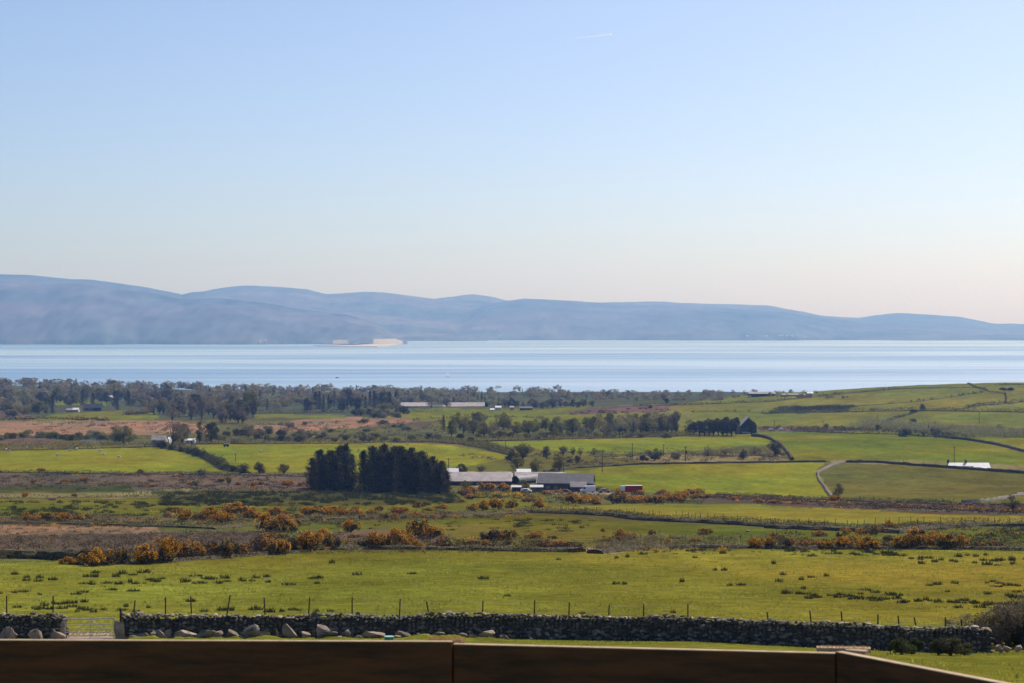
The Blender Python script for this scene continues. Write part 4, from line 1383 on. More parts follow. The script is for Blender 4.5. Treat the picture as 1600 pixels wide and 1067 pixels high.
rushes('right part', 'rush clumps right in the near pasture', [
    (1250, 862, 20, 2), (1268, 866, 12, 1), (1290, 863, 20, 2), (1320, 864, 30, 3), (1370, 865, 50, 5), (1400, 866, 30, 3), (1425, 873, 30, 3), (1455, 873, 24, 3), (1452, 878, 22, 2), (1490, 876, 14, 2),
    (1520, 868, 40, 4), (1560, 874, 40, 4), (1590, 876, 20, 2), (1535, 880, 20, 2), (1570, 882, 20, 2), (1228, 899, 14, 1), (1248, 904, 12, 1), (1265, 900, 12, 1), (1218, 906, 9, 1), (1290, 900, 12, 1),
    (1237, 924, 20, 2), (1237, 928, 22, 2), (1258, 921, 12, 1), (1262, 929, 24, 3), (1272, 934, 20, 2), (1300, 929, 24, 3), (1298, 935, 22, 2), (1330, 929, 26, 3), (1325, 937, 24, 3), (1355, 924, 12, 1),
    (1375, 926, 16, 2), (1390, 928, 14, 1), (1405, 929, 14, 2), (1350, 934, 30, 3), (1370, 937, 14, 1), (1395, 936, 22, 2), (1425, 939, 36, 4), (1446, 938, 14, 2), (1480, 940, 40, 4), (1505, 940, 24, 3),
    (1525, 943, 30, 3), (1500, 948, 14, 1), (1560, 946, 30, 3), (1545, 949, 20, 2), (1517, 911, 16, 2), (1495, 911, 12, 1), (1468, 911, 12, 1), (1448, 917, 12, 1), (1550, 909, 24, 3), (1585, 914, 50, 4),
    (1558, 928, 24, 2), (1590, 932, 24, 3), (1482, 924, 9, 1), (1595, 940, 20, 2), (1600, 925, 20, 2)])
plant_tufts()
# rushes of the upper field in the shade of the spruces: uncountable
def rush_field(name, label, areas, seed):
    rng = np.random.default_rng(seed)
    base = [rush(60 + k, 26) for k in range(3)]
    V, T = [], []
    n0 = 0
    for (x0, x1, y0, y1, n, w, h) in areas:
        c = 0
        while c < n:
            px, py = rng.uniform(x0, x1), rng.uniform(y0, y1)
            if fbm(np.array([px / 22.]), np.array([py / 4.]), 3)[0] < .02:
                if rng.random() > .06:
                    continue
            c += 1
            p = gp(px, py)
            k = p[1] / F
            a = rng.uniform(0, 6.28)
            v, t = base[rng.integers(3)]
            ww = w * k * rng.uniform(.7, 1.4)
            Rm = np.array([[math.cos(a), math.sin(a), 0], [-math.sin(a), math.cos(a), 0], [0, 0, 1]])
            V.append((v * np.array([1, 1, 1]) @ Rm) * np.array([ww, ww, h * k * rng.uniform(.7, 1.3)]) + p)
            T.append(t + n0)
            n0 += len(v)
    o = link(name, np_mesh(name, np.vstack(V), np.vstack(T), [M['rush']]))
    tag(o, label, kind='stuff')


rush_field('rush_beds', 'beds of dark rushes over the damp upper fields', [
    (255, 710, 768, 789, 900, 10, 6), (-20, 280, 783, 806, 260, 11, 6), (250, 560, 786, 802, 120, 10, 5), (700, 830, 772, 784, 60, 8, 5), (400, 840, 806, 828, 60, 10, 4),
    (800, 930, 812, 834, 60, 12, 5), (1450, 1620, 824, 850, 90, 8, 5), (930, 1180, 838, 850, 50, 8, 5), (1000, 1400, 858, 868, 40, 8, 4)], 5)


# ------------------------------------------------------------------ heather, bracken and low gorse over the rough ground
def rough_cover(name, label, areas, seed):
    rng = np.random.default_rng(seed)
    V, I = [], []
    mats = ['gorse_brown', 'dark', 'bud', 'flower', 'twig']
    for (poly, n, size, mix, cut) in areas:
        pl = np.array(poly, float)
        c = 0
        tries = 0
        while c < n and tries < n * 12:
            tries += 1
            px, py = rng.uniform(pl[:, 0].min(), pl[:, 0].max()), rng.uniform(pl[:, 1].min(), pl[:, 1].max())
            if not inside(np.array([px]), np.array([py]), poly)[0]:
                continue
            if fbm(np.array([px / 26.]), np.array([py / 5.]), 3)[0] < cut:
                continue
            c += 1
            p = gp(px, py)
            k = p[1] / F
            w, h = size[0] * k * rng.uniform(.6, 1.6), size[1] * k * rng.uniform(.5, 1.4)
            m = int(rng.choice(5, p=mix))
            q = 26
            P = rand_unit(q, rng) * np.array([w / 2, w / 2, h]) * rng.uniform(.5, 1, (q, 1))
            P[:, 2] = np.abs(P[:, 2])
            v, t = leaves(P + p, max(1.0 * k, .10), rng)
            V.append(v)
            I.append(np.full(len(t), m))
    V = np.vstack(V)
    tag(link(name, np_mesh(name, V, np.arange(len(V)).reshape(-1, 3), [M[x] for x in mats], np.concatenate(I))), label, kind='stuff')


rough_cover('moor_scrub', 'tangle of heather, bracken and low gorse over rough ground', [
    ([(-40, 735), (480, 741), (480, 765), (-40, 766)], 420, (14, 3.0), (.55, .12, .18, .03, .12), -.1),
    ([(-40, 843), (250, 832), (430, 829), (420, 866), (250, 874), (-40, 868)], 900, (16, 8), (.55, .14, .18, .01, .12), -.5),
    ([(-40, 818), (240, 823), (250, 832), (-40, 846)], 110, (12, 2.5), (.4, .0, .4, 0, .2), -.3),
    ([(20, 805), (560, 798), (840, 798), (840, 806), (560, 818), (200, 824), (20, 822)], 900, (15, 6), (.42, .26, .18, .06, .08), -.15),
    ([(400, 830), (900, 845), (920, 862), (400, 866)], 520, (15, 9), (.45, .25, .18, .03, .09), -.25),
    ([(930, 838), (1280, 845), (1600, 846), (1600, 860), (930, 862)], 420, (14, 5), (.38, .25, .22, .06, .09), -.25),
    ([(690, 760), (880, 762), (1100, 774), (1100, 786), (880, 792), (740, 772)], 330, (14, 5), (.38, .25, .17, .12, .08), -.15),
    ([(1090, 773), (1300, 780), (1620, 788), (1620, 804), (1450, 799), (1180, 787)], 420, (14, 3), (.62, .10, .14, .04, .10), -.4),
    ([(700, 712), (860, 704), (1060, 708), (1225, 707), (1235, 719), (1000, 722), (860, 732)], 260, (12, 4), (.3, .3, .25, 0, .15), -.1),
    ([(1190, 666), (1460, 668), (1350, 674), (1190, 673)], 90, (9, 3), (.4, .3, .2, 0, .1), -.2),
    ([(-40, 656), (330, 658), (330, 684), (-40, 690)], 170, (12, 3.5), (.25, .2, .35, 0, .2), 0),
    ([(340, 660), (700, 656), (700, 688), (340, 692)], 240, (12, 4), (.25, .3, .3, 0, .15), -.1),
    ([(860, 648), (910, 640), (1060, 636), (1060, 643)], 40, (8, 2), (.5, .2, .2, 0, .1), 0),
    ([(1440, 818), (1620, 820), (1620, 850), (1480, 846)], 130, (11, 4), (.4, .35, .15, .02, .08), -.1)], 31)


# ------------------------------------------------------------------ grass growing in the near fields
def grass():
    rng = np.random.default_rng(8)
    V = []

    def scat(n, px0, px1, D0, D1, h, cut=-.1):
        px = rng.uniform(px0, px1, n)
        D = np.sqrt(rng.uniform(D0 ** 2, D1 ** 2, n))
        x = (px - 800) / F * D
        k = fbm(x / 2.2, D / 5., 3) > cut
        x, D = x[k], D[k]
        z = height(x, D)
        n = len(x)
        a = rng.uniform(0, math.pi, n)
        w = h * rng.uniform(.25, .6, n)
        hh = h * rng.uniform(.5, 1.4, n)
        dx, dy = np.cos(a) * w, np.sin(a) * w * .6
        lx, ly = rng.normal(0, .4, n) * hh, rng.normal(0, .4, n) * hh
        V.append(np.stack([np.stack([x - dx, D - dy, z - .01], -1), np.stack([x + dx, D + dy, z - .01], -1), np.stack([x + lx, D + ly, z + hh], -1)], 1))
    scat(34000, -30, 1630, 116, 150, .10)
    scat(46000, -30, 1630, 150, 262, .14)
    scat(12000, 1300, 1630, 46, 112, .035, -.3)
    scat(9000, -30, 1500, 100, 114, .06, -.3)
    scat(1500, 1300, 1630, 46, 110, .13, .1)
    V = np.concatenate(V).reshape(-1, 3)
    tag(link('grass', np_mesh('grass', V, np.arange(len(V)).reshape(-1, 3), [M['grass']])), 'short rough grass over the near pasture and yard', kind='stuff')


grass()


# ------------------------------------------------------------------ rocks
def rock_arrays(seed, sub=2, sq=(1, .8, .7), jag=.28):
    import bmesh
    bm = bmesh.new()
    bmesh.ops.create_icosphere(bm, subdivisions=sub, radius=.5)
    rng = np.random.default_rng(seed)
    V = np.array([v.co[:] for v in bm.verts])
    T = np.array([[v.index for v in f.verts] for f in bm.faces])
    bm.free()
    ax = rand_unit(13 if sub > 2 else 7, rng)
    for a in ax:                      # flatten by random cutting planes
        d = V @ a
        lim = rng.uniform(.22, .36) if sub > 2 else rng.uniform(.28, .42)
        V = V - np.outer(np.clip(d - lim, 0, None), a)
    V = V * (1 + jag * .3 * rng.normal(size=(len(V), 1)))
    return V * np.array(sq) , T


# near dry-stone wall ------------------------------------------------------------------------------------------
def wall_pts(lst, step=.25):
    P = []
    for a, b in zip(lst[:-1], lst[1:]):
        for u in np.linspace(0, 1, 24)[:-1]:
            px, D = a[0] + (b[0] - a[0]) * u, a[1] + (b[1] - a[1]) * u
            P.append(((px - 800) / F * D, D))
    P.append(((lst[-1][0] - 800) / F * lst[-1][1], lst[-1][1]))
    P = np.array(P)
    P[:, 1] += .35 * fbm(P[:, 0] / 5., P[:, 0] * 0, 3)
    d = np.concatenate([[0], np.cumsum(np.linalg.norm(np.diff(P, axis=0), axis=1))])
    q = np.linspace(0, d[-1], int(d[-1] / step) + 1)
    P = np.stack([np.interp(q, d, P[:, 0]), np.interp(q, d, P[:, 1])], -1)
    return np.column_stack([P, height(P[:, 0], P[:, 1])]), d[-1]


WALL_R = [(192, 114.6), (420, 115.), (800, 114.2), (900, 113.6), (1100, 111.5), (1200, 109.5), (1340, 107), (1440, 106.5), (1545, 107)]
WALL_L = [(-140, 116), (-40, 115.5), (40, 115), (100, 114.4)]


def near_wall(pts, label, H, rng, budget):
    P, Ln = wall_pts(pts, .25)
    t = thing('dry_stone_wall', label, 'stone wall', tuple(P[0]))
    off = P[0]
    Hs = H * (1 + .16 * fbm(P[:, 0] / 2.2, P[:, 1] * 0 + 3, 4))
    V, T = strip_mesh(P - off, H * .90, .62, rng, .08)
    link('core', np_mesh('wall_core', V, T, [M['stone_core']]), t)
    tang = np.gradient(P[:, :2], axis=0)
    tang /= np.linalg.norm(tang, axis=1, keepdims=True)
    rocks = [rock_arrays(70 + k, 2, (1, .8, .74)) for k in range(7)]
    meshes = [np_mesh('wall_stone', v, f, [M['stone']]) for v, f in rocks]
    cope = [np_mesh('wall_stone', v, f, [M['cope']]) for v, f in rocks]
    items = []
    for side in (-1, 1):
        z = .03
        while z < H * .98:
            rowh = rng.uniform(.13, .21) * (1.15 - z / H * .3)
            s = 0.
            while s < Ln:
                w = rng.uniform(.10, .34) * (1.15 if z < .5 else .9)
                i = min(len(P) - 1, int((s + w / 2) / Ln * (len(P) - 1)))
                if z < Hs[i] - .02:
                    items.append((i, s + w / 2, side, z + rowh / 2 + rng.normal(0, .05), w * 1.16, rowh * rng.uniform(1.0, 1.75)))
                s += w
            z += rowh
    s = 0.
    while s < Ln:                           # cope stones
        w = rng.uniform(.14, .36)
        i = min(len(P) - 1, int((s + w / 2) / Ln * (len(P) - 1)))
        items.append((i, s + w / 2, 0, Hs[i] + rng.uniform(-.06, .08), w * 1.2, rng.uniform(.16, .30)))
        s += w * rng.uniform(.75, 1.05)
    # the cope stones show most: they and the largest face stones are single parts
    vis = sorted([k for k, it in enumerate(items) if it[2] <= 0], key=lambda k: -items[k][4] * items[k][5] * (1.6 if items[k][2] == 0 else 1))
    own = set(vis[:budget])
    SV, ST, n0 = [], [], 0
    for k, (i, s, side, z, w, hh) in enumerate(items):
        p = P[i]
        tx, ty = tang[i]
        nrm = np.array([-ty, tx])            # away from the camera when walking to the right
        half = .34 - .16 * (z / H)
        c = np.array([p[0], p[1]]) + nrm * half * side + nrm * rng.normal(0, .045)
        a = math.atan2(ty, tx) + rng.normal(0, .12)
        dep = .34 if side else .50
        ri = rng.integers(7)
        tilt = rng.normal(0, .45) if side else rng.normal(0, .35)
        pos = np.array([c[0], c[1], p[2] + z]) - off
        if k in own:
            link('stone', (cope if (side == 0 and rng.random() < .7) else meshes)[ri], t, tuple(pos), (tilt, tilt * .7, a), (w, dep, hh))
        else:
            v = rocks[ri][0] * np.array([w, dep, hh])
            ca, sa, ct, st = math.cos(a), math.sin(a), math.cos(tilt), math.sin(tilt)
            v = v @ np.array([[ct, 0, -st], [0, 1, 0], [st, 0, ct]])
            v = v @ np.array([[ca, sa, 0], [-sa, ca, 0], [0, 0, 1]])
            if k % 2 or side == 1:
                pass
            SV.append(v + pos)
            ST.append(rocks[ri][1] + n0)
            n0 += len(v)
    o = link('small_stones', np_mesh('wall_small_stones', np.vstack(SV), np.vstack(ST), [M['stone']]), t)
    tag(o, kind='stuff')
    return t


NR = np.random.default_rng(21)
near_wall(WALL_R, 'long dry stone wall right of the metal gate, below the near pasture', 1.32, NR, 290)
near_wall(WALL_L, 'short piece of dry stone wall left of the metal gate', 1.22, NR, 60)


# fence behind the wall ------------------------------------------------------------------------------------------
def near_fence():
    lst = [(10, 930, 962, 0), (82, 931, 968, 0), (204, 937, 978, 4), (258, 933, 960, 0), (301, 931, 960, -2), (348, 928, 960, 6), (416, 933, 960, -2), (480, 933, 960, 2), (550, 933, 963, 0), (622, 935, 963, 2),
           (676, 938, 965, -6), (753, 938, 966, 1), (834, 937, 967, 1), (888, 940, 967, 1), (949, 944, 970, 2), (1006, 944, 969, 0), (1075, 943, 971, 0), (1206, 955, 977, -5), (1272, 953, 978, -4), (1320, 955, 980, -3),
           (1372, 959, 982, 0), (1410, 961, 984, -4), (1440, 963, 987, -7), (1478, 964, 990, 0), (1507, 967, 995, -3)]
    p0 = at(10, 118.)
    t = thing('wire_fence', 'row of thin leaning wooden posts with wire behind near stone wall', 'fence', tuple(p0))
    tops = []
    pm = MB().tube((0, 0, -.4), (0, 0, 1.0), .045, .04, 6).mesh('fence_post', M['post'])
    WP = wall_pts(WALL_R, .5)[0]
    WQ = wall_pts(WALL_L, .5)[0]
    W = np.vstack([WQ, WP])
    ang = W[:, 0] / W[:, 1]
    for px, top, bot, lean in lst:
        u = (px - 800) / F
        i = int(np.argmin(np.abs(ang - u)))
        D = W[i, 1] + .9
        p = np.array([u * D, D, float(height(u * D, D))])
        ztop = CAMZ - (top - HORIZ) / F * D
        h = ztop - p[2]
        o = link('post', pm, t, tuple(p - p0), (R.uniform(-.03, .03), math.radians(lean * 1.6), 0), (1, 1, h))
        if abs(lean) > 4:
            o['label'] = 'leaning post'
        tops.append((p - p0, h, math.radians(lean * 1.6)))
    w = MB()
    for (a, ha, la), (b, hb, lb) in zip(tops[:-1], tops[1:]):
        if b[0] - a[0] > 3.5:
            continue
        for f in (.62, .80, .94):
            w.tube(a + np.array([math.sin(la) * ha * f, 0, ha * f]), b + np.array([math.sin(lb) * hb * f, 0, hb * f]), .005, .005, 3)
    w.obj('wire', M['wire'], t)


near_fence()


# boulders in front of the wall ------------------------------------------------------------------------------------
BM = [np_mesh('boulder', *rock_arrays(200 + k, 3, (1, .75, .85), .05), [M['stone_pale']]) for k in range(8)]
BD = [np_mesh('boulder', *rock_arrays(220 + k, 3, (1, .75, .85), .05), [M['stone']]) for k in range(4)]


def h_ok(px):
    return False


def boulder(px, top, bot, w, label, dark=False, tilt=0.):
    p = at(px, (112.2 if px < 840 else 105.) - R.uniform(0, .9))
    k = p[1] / F
    p[2] = min(p[2], CAMZ - (bot - HORIZ) * k) if bot < 997 and h_ok(px) else p[2]
    bot = HORIZ + (CAMZ - p[2]) / k
    me = (BD if dark else BM)[R.randrange(4 if dark else 8)]
    h = (bot - top) * k
    o = link('boulder', me, None, (p[0], p[1], p[2] + h * .40), (R.uniform(-.2, .2), math.radians(tilt), R.uniform(-.5, .5)), (w * k * (1.18 if px < 1500 else .8), w * k * .85, h * (1.35 if px < 1500 else .9)))
    return tag(o, label, 'boulder')


for px, top, bot, w, lab, dk, tl in [
    (13, 970, 984, 28, 'long pinkish flat stone leaning on the wall at the left edge', 0, 0),
    (9, 982, 992, 10, 'small round reddish stone low at left edge', 0, 0),
    (20, 981, 988, 14, 'small pale stone beside the reddish one at left edge', 0, 0),
    (54, 976, 1002, 30, 'big angular stone with rusty top left of the gate', 0, 25),
    (84, 980, 992, 14, 'round stone next to the gate, left side', 0, 0),
    (92, 984, 998, 24, 'flat pinkish slab at left foot of the gate', 0, 15),
    (208, 992, 1001, 14, 'small pale stone right of the slab gatepost', 0, 0),
    (226, 986, 993, 12, 'low pale stone touching mossy grass near gatepost', 0, 0),
    (238, 985, 992, 12, 'rounded stone beside the low pale one near gatepost', 0, 0),
    (239, 981, 990, 10, 'grey stone on the wall foot above the rounded pair', 1, 0),
    (252, 984, 1002, 18, 'curved pale edged stone in the row below wall', 0, 30),
    (262, 981, 998, 12, 'upright grey stone behind the curved one', 1, 0),
    (287, 979, 999, 36, 'large rounded boulder with pink top in the row below wall', 0, 0),
    (321, 981, 1001, 30, 'large dark round boulder next to the pink topped one', 1, 0),
    (340, 981, 994, 15, 'small block shaped stone right of the dark round boulder', 0, 0),
    (364, 984, 998, 24, 'tan wedge stone between block and tall dark boulder', 0, 20),
    (389, 971, 1000, 30, 'tall dark pyramid shaped boulder against the wall', 1, 0),
    (412, 984, 995, 22, 'tan arched stone at the foot of dark pyramid', 0, 0),
    (432, 980, 990, 6, 'thin upright pale stone on the bank', 0, 0),
    (452, 975, 994, 28, 'dark boulder with pale slanting face in middle row', 0, 30),
    (478, 984, 994, 18, 'small orange brown boulder left of the dark pair', 0, 0),
    (505, 971, 982, 28, 'pale pinkish boulder resting on the dark pair', 0, 0),
    (510, 984, 999, 32, 'wide dark boulder under the pale pinkish one', 1, 0),
    (530, 993, 1000, 16, 'low flat pale stone before the paired boulders', 0, 0),
    (542, 979, 998, 16, 'upright grey boulder left of the long slab', 1, 0),
    (561, 990, 999, 14, 'small reddish stone stack under the long slab', 0, 0),
    (586, 984, 997, 38, 'long flat topped slab behind the green drum', 0, 3),
    (620, 991, 998, 16, 'small flat stone right of the green drum', 0, 0),
    (628, 983, 996, 26, 'pale topped boulder behind the small flat stone', 0, 15),
    (652, 988, 1001, 8, 'thin leaning stone right of the green drum', 0, -20),
    (668, 990, 999, 12, 'greyish stone half in grass, left of the brush', 0, 15),
    (687, 985, 996, 20, 'rounded brown boulder above the left brush', 0, 0),
    (723, 986, 997, 18, 'pale boulder right of the left brush', 0, 0),
    (739, 989, 997, 13, 'small pink boulder touching the pale one', 0, 0),
    (763, 982, 998, 26, 'boulder pair with grey top before the wall, left of the last one', 0, 0),
    (787, 989, 1001, 19, 'last pale angular boulder at the right end of row', 0, 15),
    (829, 995, 1000, 7, 'tiny pale stone on grass right of the boulder row', 0, 0),
    (1471, 823.5, 829.5, 15, 'lone white boulder in the field beyond the near pasture', 0, 0) if False else (1168, 824, 830, 15, 'lone white boulder in the field beyond the near pasture', 0, 0),
    (1500, 815, 821, 22, 'pale rock at the end of the right stone bank', 0, 0),
    (735, 800, 804, 14, 'pale flat rock in the bank above the middle pasture, left one', 0, 0),
    (757, 800, 804, 14, 'pale flat rock in the bank above the middle pasture, right one', 0, 0),
    (82, 775, 781, 18, 'grey rock heap on the bank above the rushy field', 0, 0),
    (1560, 998, 1006, 16, 'pink grey stone in heap under the right bush, left one', 0, 0),
    (1575, 1003, 1012, 20, 'pink grey stone in heap under the right bush, middle one', 0, 0),
    (1592, 1000, 1010, 20, 'pink grey stone in heap under the right bush, right one', 0, 0),
    (1566, 1008, 1015, 12, 'small stone lying in front of the right heap', 0, 0),
]:
    if px in (1168, 1500, 735, 757, 82):
        p = gp(px, bot)
        k = p[1] / F
        tag(link('boulder', BM[R.randrange(8)], None, (p[0], p[1], p[2] + (bot - top) * k * .3), (0, 0, R.uniform(0, 3)), (w * k, w * k * .7, (bot - top) * k * 1.2)), lab, 'boulder')
    else:
        boulder(px, top, bot, w, lab, bool(dk), tl)


# gate and stone gatepost ---------------------------------------------------------------------------------------------
def gate():
    D = 113.5
    k = D / F
    zc = lambda py: CAMZ - (py - HORIZ) / F * D
    xc = lambda px: (px - 800) / F * D
    p0 = np.array([xc(100), D, zc(1004)])
    t = thing('field_gate', 'galvanised five bar metal gate in the gap between the walls', 'gate', tuple(p0))

    def bar(nm, x0, y0, x1, y1, r):
        a = np.array([xc(x0), D, zc(y0)]) - p0
        b = np.array([xc(x1), D, zc(y1)]) - p0
        MB().tube(a, b, r, r, 8).obj(nm, M['steel'], t, smooth=False)
    bar('top_rail', 98, 967.5, 178, 965.5, .036)
    for y0, y1 in ((977, 974.5), (983.5, 982), (988, 987), (993, 992), (998, 997.5)):
        bar('rail', 101, y0, 178, y1, .022)
    bar('stile', 101, 967.5, 102, 1001, .026)
    bar('stile', 177.5, 965.5, 177.5, 1001, .026)
    bar('upright', 141.5, 967, 139.5, 1001, .022)
    bar('brace', 139, 969, 106, 996, .018)
    bar('brace', 144, 969, 176, 994, .018)
    # gatepost slab
    mb = rock_arrays(333, 3, (1, .8, 1), .08)
    q = at(186, D - .3)
    o = link('stone_gatepost', np_mesh('gatepost', *mb, [M['stone']]), None, (q[0], q[1], q[2] + .62), (0, math.radians(-4), 0), (.84, .5, 1.85))
    tag(o, 'stout upright stone slab post at right end of metal gate', 'gatepost')
    o = MB().tube((0, 0, -.3), (0, 0, 1.75), .07, .065, 8).obj('wooden_post', M['post'])
    o.location = tuple(at(188, D + .9))
    tag(o, 'short dark wooden post behind the stone gatepost', 'post')
    q = at(103, D - .2)
    o = link('stone_gatepost', np_mesh('gatepost', *rock_arrays(334, 2, (1, .8, 1), .1), [M['stone']]), None, (q[0] - .2, q[1], q[2] + .5), (0, 0, 0), (.35, .35, 1.2))
    tag(o, 'narrow stone wall end at left end of metal gate', 'gatepost')


gate()

# green drum ------------------------------------------------------------------------------------------------------------
p = gp(608, 1003.5)
k = p[1] / F
t = thing('plastic_drum', 'green plastic drum with a pale lid standing on the grass', 'drum', tuple(p))
MB().tube((0, 0, -.5), (0, 0, .30), 7.4 * k, 7.4 * k, 20).obj('drum_body', M['green_plastic'], t)
MB().tube((0, 0, .30), (0, 0, .35), 7.9 * k, 7.7 * k, 20).obj('lid', M['lid'], t)


# undergrowth at the right end of the wall ----------------------------------------------------------------------------------
for px, py, h, w, kd, m, lab in [
    (1408, 1022, 36, 1.06, 'shrub', 'weed', 'green nettle bush, leftmost in front of the wall end'),
    (1427, 1021, 35, 0.94, 'shrub', 'weed', 'narrow green bush, second before the wall end'),
    (1450, 1018, 31, 1.19, 'shrub', 'weed', 'loose green bush against the wall, middle of the five'),
    (1466, 1023, 35, 0.81, 'shrub', 'weed', 'slim green bush left of the darkest round one'),
    (1486, 1024, 39, 1.19, 'shrub', 'dark', 'dark round green bush before the wall end'),
    (1507, 1023, 24, 1.25, 'shrub', 'weed', 'low green bush right of the dark round one'),
    (1530, 1018, 31, 1.25, 'shrub', 'dark', 'small weedy bush under the bare thicket'),
    (1490, 1004, 42, 1.2, 'twiggy', 'twig', 'thin twiggy bush behind the wall end, leftmost of thicket'),
    (1515, 1006, 50, 1.1, 'twiggy', 'twig', 'spreading twiggy bush, second of the right thicket'),
    (1545, 1010, 64, 1.0, 'twiggy', 'twig', 'brown twiggy bush, third of the right thicket'),
    (1572, 1010, 74, 1.0, 'twiggy', 'twig', 'tall twiggy bush, fourth of the right thicket'),
    (1598, 1012, 90, 1.0, 'twiggy', 'twig', 'tallest twiggy bush at the right edge'),
    (1630, 1014, 90, .9, 'twiggy', 'twig', 'twiggy brown bush just past the right edge'),
    (1560, 1006, 34, 1.3, 'shrub', 'gorse_brown', 'brown bramble mound under the bare thicket'),
    (1590, 1008, 46, 1.2, 'shrub', 'dark', 'dark ivy mound under the tallest bare bush'),
    (1535, 1008, 52, 1.1, 'twiggy', 'gorse_brown', 'dark brown twiggy bush between the second and third thicket bushes'),
    (1560, 1006, 62, 1.2, 'twiggy', 'gorse_brown', 'dark brown twiggy bush in the heart of the right thicket'),
    (1585, 1008, 74, 1.1, 'twiggy', 'gorse_brown', 'dark brown tall bush left of the tallest edge bush'),
    (1612, 1010, 86, 1.2, 'twiggy', 'bud', 'brown budding bush cut by the right edge'),
    (1520, 1008, 24, 1.3, 'shrub', 'gorse_brown', 'low brown bramble at the wall end'),
]:
    plant(kd, m, px, py, h, w, lab, cat='bush')
p = gp(1561, 1009)
mb = MB().tube((0, 0, 0), (.1, 0, .42), .16, .12, 10)
o = mb.obj('plastic_sack', M['pink'])
o.location = tuple(p)
tag(o, 'crimson plastic sack tucked under the brambles by the stone heap', 'sack')


# ------------------------------------------------------------------ boards close to the viewpoint
def board(a, b, ztop, zbot, thick, label):
    a, b = np.array(a), np.array(b)
    d = b - a
    L_ = np.linalg.norm(d)
    rz = math.atan2(d[1], d[0])
    t = thing('wooden_board', label, 'board', (a[0], a[1], zbot), rz)
    H = ztop - zbot
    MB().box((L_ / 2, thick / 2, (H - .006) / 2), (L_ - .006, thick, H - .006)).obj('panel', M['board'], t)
    MB().box((L_ / 2, thick / 2, H - .003), (L_ - .004, thick + .004, .006)).obj('sunlit_top_edge', M['boardedge'], t)  # raw edge as a paler strip, sunlight put into its colour
    return t


def tilt(o, dz_over_len):
    o.rotation_euler = (0, -dz_over_len, o.rotation_euler[2])


def batten(x, y, rz):
    t = MB().box((0, 0, 0), (.09, .04, 1.3)).obj('wooden_post', M['board'])
    t.location = (x, y, CAMZ - 2.645)
    t.rotation_euler = (0, 0, rz)
    return t


tag(batten(-.374, 12.63, 0), 'dark post behind the joint of the left and middle boards', 'post')
tag(batten(2.02, 12.25, -.5), 'dark post behind the corner of the middle and right boards', 'post')
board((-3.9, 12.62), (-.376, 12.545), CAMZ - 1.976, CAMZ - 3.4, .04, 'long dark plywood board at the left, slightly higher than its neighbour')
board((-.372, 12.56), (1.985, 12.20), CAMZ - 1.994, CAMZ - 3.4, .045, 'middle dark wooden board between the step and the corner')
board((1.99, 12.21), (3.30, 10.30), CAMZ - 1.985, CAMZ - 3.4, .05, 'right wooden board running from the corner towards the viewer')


def brush(px0, px1, py, Dm, rz, label, wood, hb, hl, n=420):
    k = Dm / F
    L_ = (px1 - px0) * k
    c = np.array([((px0 + px1) / 2 - 800) * k, Dm, CAMZ - (py - HORIZ) * k])
    t = thing('brush_head', label, 'brush', tuple(c), rz)
    MB().box((0, 0, -hl / 2), (L_, .07, hl)).obj('brush_back', M[wood], t)
    rng = np.random.default_rng(int(px0))
    V, T = [], []
    for i in range(n):
        b = np.array([rng.uniform(-L_ / 2, L_ / 2), rng.uniform(-.03, .03), 0])
        h = hb * rng.uniform(.5, 1.1)
        tip = b + np.array([rng.normal(0, .3) * h, rng.normal(0, .3) * h, h])
        j = len(V)
        V += [b + np.array([-.0022, 0, 0]), b + np.array([.0022, 0, 0]), tip]
        T.append((j, j + 1, j + 2))
    o = link('bristles', np_mesh('bristles', np.array(V), np.array(T), [M['bristle']]), t)
    tag(o, kind='stuff')
    return t


brush(669, 727, 1001, 12.66, .0, 'orange brown bristle brush lying behind the joint of the boards', 'boardedge', .026, .03)
brush(1277, 1360, 1011, 12.32, -.10, 'pale bristly brush head lying on the corner of the boards', 'boardedge', .012, .028, 160)
o = MB().box((0, 0, 0), (.13, .06, .022)).obj('wood_offcut', M['boardedge'])
o.location = ((1346 - 800) / F * 12.1, 12.25, CAMZ - (1024 - HORIZ) / F * 12.1)
o.rotation_euler = (0, 0, -.5)
tag(o, 'small pale wood offcut beside the brush on the board corner', 'offcut')
o = MB().box((0, 0, 0), (.17, .06, .016)).obj('wood_offcut', M['boardedge'])
o.location = ((1300 - 800) / F * 12.3, 12.31, CAMZ - (1018.5 - HORIZ) / F * 12.3)
tag(o, 'thin wood offcut under the left half of the pale brush', 'offcut')


# ------------------------------------------------------------------ buildings
def xz(px, py, D):
    return np.array([(px - 800) / F * D, D, CAMZ - (py - HORIZ) / F * D])


